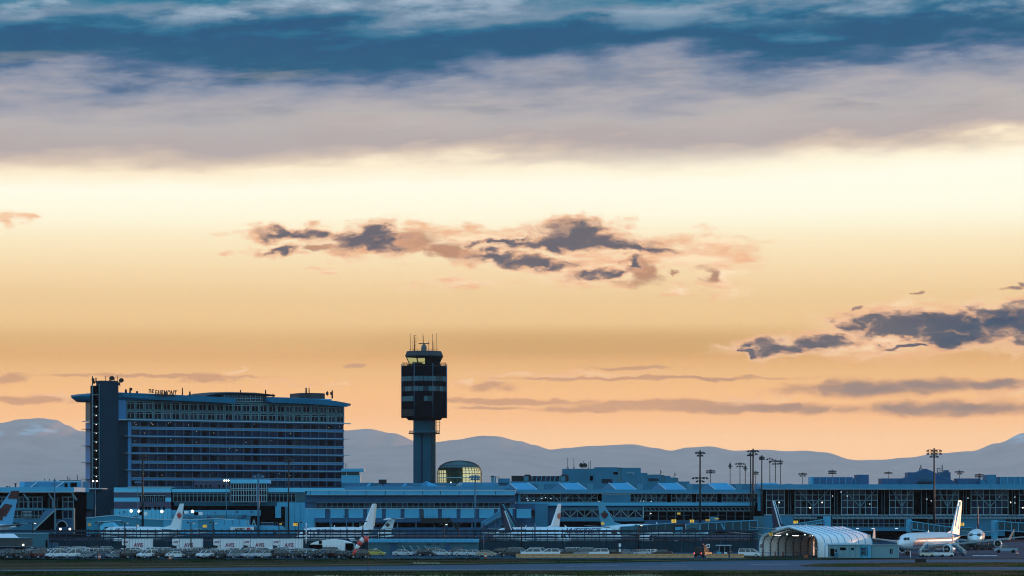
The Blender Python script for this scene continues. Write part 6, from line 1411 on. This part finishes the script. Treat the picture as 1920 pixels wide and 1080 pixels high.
# box trucks
def truck(px, Yd, lbl, proto=[]):
    loc = (X(px, Yd), Yd, .032)
    if proto: return dup(proto[0], loc, 0, lbl)
    T = thing('box_truck', lbl, 'truck', loc, 0, 'white rental box trucks in a row', local=True)
    bx_ = MB().box(-2.25, 2.9, -1.25, 1.25, 1.0, 3.62).build('cargo_box', WHITE2, T); MB().box(-3.9, -2.29, -1.2, 1.2, 2.15, 3.60).build('box_overhang', WHITE2, T)
    for z in (1.0, 3.62): MB().box(-2.27, 2.92, -1.28, 1.28, z-.06, z+.03).build('box_rail', FRAME, bx_)
    for k in range(8): MB().box(-2.2+k*.7, -2.16+k*.7, -1.27, -1.252, 1.05, 3.55).build('panel_seam', FRAME2, bx_)
    mb = MB().prism([(-4.6, .5), (-4.65, 1.25), (-3.9, 1.45), (-3.4, 2.12), (-2.35, 2.12), (-2.35, .5)], -1.05, 1.05, 'y'); cb = mb.build('cab', WHITE, T)
    MB().hull8([(-3.95, -1.07, 1.45), (-2.9, -1.07, 1.45), (-3.95, -1.052, 1.45), (-2.9, -1.052, 1.45), (-3.45, -1.07, 2.0), (-2.9, -1.07, 2.0), (-3.45, -1.052, 2.0), (-2.9, -1.052, 2.0)]).build('side_window', CARGL, cb)
    MB().box(-4.4, 2.8, -.9, .9, .62, .98).build('chassis', TRIM, T)
    for x in (-3.7, 1.7):
        for s in (-1, 1): MB().tube((x, s*.8, .42), (x, s*1.1, .42), .42, n=14).build('wheel', RUB, T)
    MB().box(-4.75, -4.6, -1, 1, .5, .75).build('bumper', TRIM, T); MB().box(-2.27, -2.2, -1.3, -1.26, 2.9, 3.3).build('marker_lamp', BLK, T)
    text('AVIS', 1.28, mat('maroon_print', (.24, .01, .07), .5), T, (-.1, -1.30, 2.15), sx=.82); text('AVIS', .72, mat('maroon_print', (.24, .01, .07), .5), T, (-3.1, -1.23, 2.85), sx=.8, )
    proto.append(T); return T
for px, Yd, l in ((262, 624, 'white rental box truck, leftmost and set apart from the others'), (356, 624, 'white rental box truck partly hidden by the lamp post, second from left'), (433, 624, 'white rental box truck, third in the row'), (489, 624.5, 'white rental box truck, fourth in the row'), (544, 624, 'white rental box truck, rightmost in the row')): truck(px, Yd, l)
# dark delivery vans standing behind the front rows
def pickup(px, Yd, deg, col, lbl, raised=False):
    T = thing('pickup_truck', lbl, 'pickup truck', (X(px, Yd), Yd, .032), math.radians(deg), local=True)
    mb = MB().prism([(-2.7, .5), (-2.7, 1.12), (.0, 1.15), (1.6, 1.15), (2.6, 1.02), (2.7, .5)], -.95, .95, 'y'); mb.build('body', PAINT[col], T)
    MB().hull8([(-.35, -.88, 1.12), (1.35, -.88, 1.12), (-.35, .88, 1.12), (1.35, .88, 1.12), (-.2, -.72, 1.82), (.75, -.72, 1.82), (-.2, .72, 1.82), (.75, .72, 1.82)]).build('cab_glass', CARGL, T)
    MB().box(-.28, .8, -.74, .74, 1.82, 1.88).build('roof', PAINT[col], T); MB().box(-2.55, -.5, -.8, .8, 1.13, 1.17).build('load_bed', TRIM, T)
    for x in (-1.7, 1.75):
        for s in (-1, 1): MB().tube((x, s*.72, .4), (x, s*.98, .4), .4, n=14).build('wheel', RUB, T)
    for s in (-1, 1): MB().box(-2.73, -2.69, s*.82-.1, s*.82+.1, .78, 1.05).build('taillight', LITR if raised else TLM, T); MB().box(2.62, 2.72, s*.7-.18, s*.7+.18, .72, .92).build('headlight', HL, T)
    if raised:
        MB().box(-2.5, .3, -.9, .9, 1.2, 2.15).build('equipment_rack', TRIM, T); m = MB()
        for x in (-2.4, -1.6, -.8, 0): m.bar((x, -.9, 1.2), (x+.3, -.9, 2.75), .09)
        m.bar((-2.5, -.9, 2.2), (.9, -.9, 2.9), .12); m.build('boom', BLACK, T); MB().box(-.2, .1, -.15, .15, 2.75, 2.95).build('beacon', REDP, T)
    return T
pickup(1318, 588, 62, 'black', 'black utility truck with rack and red tail lights beside a square white sign', True)
pickup(1886, 645, 175, 'pale blue', 'white and dark service pickup under the right wing of the jets')
pickup(370, 591.5, 180, 'grey', 'dark truck with a tall grey box among the cars near the second box truck')
SG = thing('square_sign', 'square white sign with black symbol on a post right of the black utility truck', 'sign', pp(1328, 1046, 583)); part(SG, 'board', WHITE2, 1324.8, 1331, 1020.2, 1027.3, 583, .06); part(SG, 'symbol', BLK, 1326.2, 1329.4, 1021.8, 1025.5, 582.95, .03); part(SG, 'post', FRAME2, 1327.5, 1328.1, 1027.3, 1045.5, 583, .06); part(SG, 'orange_plate', mat('orange_plate_paint', (.5, .16, .04), .6), 1326.6, 1329.2, 1029, 1034.5, 582.95, .05)
S3 = thing('parking_sign', 'pair of small white plates on a post left of the sedans behind the barriers', 'sign', pp(1162, 1040, 590)); part(S3, 'plate', WHITE2, 1160, 1164.4, 1019, 1025.5, 590, .05); part(S3, 'plate', WHITE2, 1160.3, 1164, 1029, 1034.5, 590, .05); part(S3, 'post', FRAME2, 1162, 1162.6, 1018, 1041, 590.1, .06)
BS = thing('bus_shelter', 'small flat-roofed open shelter right of the black utility truck', 'shelter', pp(1360, 1043, 600)); part(BS, 'roof', RIM, 1343, 1372, 1022, 1023.3, 600, 2.5); part(BS, 'glass_wall', GL2, 1348, 1369, 1024, 1036, 601.5, .08)
for x in (1349, 1358.5, 1368.5): part(BS, 'post', FRAME, x, x+.8, 1023.3, 1043, 600.5, .1)
part(BS, 'bin', PANEL, 1344, 1352.5, 1035, 1041, 599, .8); part(BS, 'cabinet', WHITE2, 1358.5, 1363.5, 1035.5, 1045, 597, .8); part(BS, 'dark_cabinet', BLACK, 1364, 1368.5, 1034.5, 1046, 597, .8)
# barriers
BARM = mat('tan_concrete_barrier', (.46, .26, .13), .9, var=.2, scale=1.5, spec=.1)
BP = []
def barrier(px, Yd, lbl, deg=0):
    if not BP:
        T = thing('concrete_barrier', lbl, 'barrier', (X(px, Yd), Yd, .032), math.radians(deg), 'tan concrete barriers along the lot edge', local=True)
        MB().prism([(-.3, 0), (-.3, .12), (-.12, .35), (-.08, .85), (.08, .85), (.12, .35), (.3, .12), (.3, 0)], -1.46, 1.46, 'x').build('block', BARM, T)
        for x in (-.75, .75): MB().box(x-.09, x+.09, -.32, -.12, .38, .5).build('arrow_mark', BLK, T)
        BP.append(T); return T
    return dup(BP[0], (X(px, Yd), Yd, .032), math.radians(deg), lbl)
for k in range(13): barrier(981+k*25.6, 584, 'tan concrete barrier, %s from the left below the parked off-road cars and sedans' % ORD[k] if k else 'tan concrete barrier at the left end of the long line')
for k, px in enumerate((1337, 1353, 1382)): barrier(px, 583+k*.3, ['tan concrete barrier under the square white sign', 'tan concrete barrier before the small shelter', 'tan concrete barrier left of the white minivan'][k])
CB = mat('orange_cone_plastic', (.50, .10, .03), .5)
def barrel(px, py, lbl, white=True, h=1.0):
    y = gy(py); x = X(px, y); T = thing('traffic_barrel', lbl, 'barrel', (x, y, 0), group='orange traffic barrels')
    MB().tube((x, y, 0), (x, y, h), .3, .22, 12).build('barrel', CB, T)
    if white: MB().tube((x, y, h*.4), (x, y, h*.6), .29, .27, 12).build('band', WHITE2, T)
for px, py, l, h in ((186.5, 1049.5, 'orange barrel before the second white car cluster at left', 1.1), (910.5, 1048, 'orange barrel at the foot of the thin pale post', 1.2), (319, 1050.5, 'red-orange barrel before the front row of cars', .9), (1372, 1046, 'orange and white barrel right of the small shelter', .9),
                     (1809, 1041.5, 'orange cone-like barrel at the foot of the right stairs', .8), (1907, 1041, 'orange cone alone on the apron at far right', .9), (1865, 1027, 'small orange cone under the dark engine', .7)): barrel(px, py, l, h=h)
# windsock
wy = 452.; WS = thing('windsock', 'red and white striped windsock hanging from a dark pole in the foreground', 'windsock', (X(690, wy), wy, 0))
MB().tube((X(690, wy), wy, 0), (X(690, wy), wy, Z(1007.5, wy)), .055, .045, 8).build('pole', BLACK, WS)
for k in range(4): MB().tube((X(690, wy), wy, .5+k*.62), (X(690, wy), wy, .78+k*.62), .075, .075, 8).build('pole_band', DRED, WS)
cpts = [(690.8, 1011.5, 5.2), (682, 1011, 5.6), (676.5, 1015.5, 5.2), (672, 1022, 4.3), (667.3, 1030, 3.4), (661.5, 1041, 2.2)]
for k in range(5):
    (a, b, r), (c, d, q) = cpts[k], cpts[k+1]; s_ = wy/F
    MB().tube((X(a, wy), wy, Z(b, wy)), (X(c, wy), wy, Z(d, wy)), r*s_, q*s_, 16).build('stripe', mat('windsock_white', (.75, .72, .76), .8) if k % 2 else mat('windsock_red', (.62, .07, .06), .8), WS)
MB().tube((X(690, wy), wy, Z(1011, wy)), (X(685.5, wy), wy, Z(1011.3, wy)), .03, n=5).build('arm', BLACK, WS)
# red and white pole at the fence
RW = thing('marker_pole', 'slim red and white pole behind the nose of the second white jet', 'pole', (X(574, 640), 640, 0))
for k in range(6): MB().tube((X(574, 640), 640, Z(1020-k*6.5, 640)), (X(574, 640), 640, Z(1013.5-k*6.5, 640)), .12, n=8).build('pole_band', WHITE if k % 2 else mat('pale_red_white', (.7, .45, .45), .5), RW)
# passenger stairs and ground vehicles at the jet
def stairs(px0, px1, ytop, ybot, Yd, lbl):
    T = thing('passenger_stairs', lbl, 'boarding stairs', (X((px0+px1)/2, Yd), Yd, 0)); a, b = pp(px0, ybot, Yd), pp(px1, ytop, Yd)
    for dy in (-.9, .9):
        MB().bar((a[0], Yd+dy, a[2]), (b[0], Yd+dy, b[2]), .12, .35).build('stringer', BLSTEEL, T); MB().bar((a[0], Yd+dy, a[2]+1), (b[0], Yd+dy, b[2]+1), .09).build('handrail', WHITE2, T)
        for k in range(6): t = k/5; q = Vector((a[0], Yd+dy, a[2])).lerp(Vector((b[0], Yd+dy, b[2])), t); MB().bar(q, q+Vector((0, 0, 1)), .06).build('baluster', WHITE2, T)
    for k in range(12): t = (k+.5)/12; q = Vector(a).lerp(Vector(b), t); MB().box(q.x-.16, q.x+.16, Yd-.85, Yd+.85, q.z, q.z+.05).build('tread', FRAME, T)
    d = 1 if px1 > px0 else -1; MB().box(min(b[0], b[0]+d*1.5), max(b[0], b[0]+d*1.5), Yd-.9, Yd+.9, b[2]-.1, b[2]).build('platform', FRAME, T)
    for x in (b[0]+d*.3, b[0]+d*1.3): MB().bar((x, Yd-.8, .1), (x, Yd-.8, b[2]), .1).build('leg', FRAME2, T)
    MB().box(min(a[0], b[0]), max(a[0], b[0]), Yd-.8, Yd+.8, .35, .6).build('chassis', DKSTEEL, T)
    for t in (.15, .85):
        for s in (-1, 1): x = a[0]+(b[0]-a[0])*t; MB().tube((x, Yd+s*.75, .3), (x, Yd+s*.95, .3), .3, n=10).build('wheel', RUB, T)
stairs(1724, 1739, 1021, 1041.5, 598, 'boarding stairs rising to the right at the front door of the large jet'); stairs(1810, 1786, 1021.5, 1041.5, 606, 'boarding stairs rising to the left at the rear of the large jet')
def tug(px, Yd, lbl, d=1, col=WHITE2):
    T = thing('ground_vehicle', lbl, 'airport tug', (X(px, Yd), Yd, 0), 0 if d > 0 else math.pi, local=True)
    MB().prism([(-1.5, .35), (-1.5, 1.0), (-.2, 1.0), (0, 1.0), (1.3, .95), (1.5, .6), (1.5, .35)], -.7, .7, 'y').build('body', col, T); m = MB()
    for x in (-.9, .2):
        for s in (-.6, .6): m.bar((x, s, 1.0), (x+.05, s, 1.7), .08)
    m.build('cab_posts', BLACK, T); MB().box(-1, .35, -.68, .68, 1.7, 1.78).build('roof', col, T); MB().box(-.5, 0, -.4, .4, 1.0, 1.3).build('seat', TRIM, T)
    for x in (-1, 1):
        for s in (-1, 1): MB().tube((x, s*.5, .3), (x, s*.75, .3), .3, n=10).build('wheel', RUB, T)
tug(1738, 593, 'small cream tug at the foot of the front boarding stairs', col=mat('cream_paint', (.60, .55, .45), .5)); tug(1757, 595, 'white tug below the large jet engine', -1); tug(1775, 594, 'small white cart right of the large jet engine'); tug(1835, 690, 'dark baggage tug under the far wing', col=DKSTEEL); tug(1655, 648, 'white tug left of the large jet nose', -1)
def cart(px, Yd, lbl, m_=DKSTEEL):
    T = thing('baggage_cart', lbl, 'baggage cart', (X(px, Yd), Yd, 0), 0, 'baggage carts under the wings', local=True); MB().box(-1.5, 1.5, -.8, .8, .45, .6).build('deck', m_, T); MB().box(-1.5, 1.5, -.8, .8, 1.75, 1.85).build('canopy', m_, T); MB().box(-1.3, 1.2, -.6, .6, .62, 1.35).build('load', m_, T)
    for x in (-1.4, 1.4):
        for s in (-.7, .7): MB().bar((x, s, .6), (x, s, 1.75), .07).build('post', m_, T)
    for x in (-1, 1):
        for s in (-1, 1): MB().tube((x, s*.6, .25), (x, s*.8, .25), .25, n=8).build('wheel', RUB, T)
for px, Yd, l in ((1808, 684, 'dark baggage cart left of the dark tug'), (1822, 700, 'dark baggage cart near the tail of the nose-on jet'), (1850, 692, 'dark baggage cart right of the dark tug'), (1864, 705, 'dark baggage cart beside the service pickup'), (1694, 660, 'dark baggage cart behind the nose of the large jet'), (1640, 690, 'dark baggage cart in the shade behind the tent')): cart(px, Yd, l)
bl = thing('bollard', 'slim white hooked post beside the nose wheel of the large jet', 'post', pp(1707, 1045, 585)); part(bl, 'post', WHITE2, 1706.4, 1707.8, 1033, 1045, 585, .12)
dbx = thing('electric_cabinet', 'black box standing on the grass below the large jet', 'cabinet', pp(1727, 1056, 530)); part(dbx, 'box', BLACK, 1717, 1736.5, 1048.2, 1054.6, 530, 1); part(dbx, 'lid', DKSTEEL, 1716.6, 1736.9, 1047.6, 1048.1, 529.9, 1.2)
for x in (1720, 1733): part(dbx, 'leg', BLACK, x, x+1, 1054.7, 1055.6, 530, .3)
m = MB(); TA = thing('taxiway_edge_markers', 'row of small white blocks on the apron edge at right', 'markers', pp(1845, 1042, 600))
for k in range(22): part(TA, 'block', WHITE2, 1824+k*2.1, 1825.3+k*2.1, 1041, 1042.8, 605, .3)
# fence posts along the front of the lot
FP = thing('wire_fence', 'thin dark wire fence along the front edge of the car park', 'fence', (X(400, 574), 574, 0))
for k in range(31):
    x = 8+k*28.8; put('post', boxmesh(.035, .035, 1.9, FRAME2, 'post'), FP, (X(x, 574), 574, .95))
for z in (1.88,): MB().box(X(8, 574), X(889, 574), 574.06, 574.07, z-.008, z+.008).build('wire', FRAME2, FP)
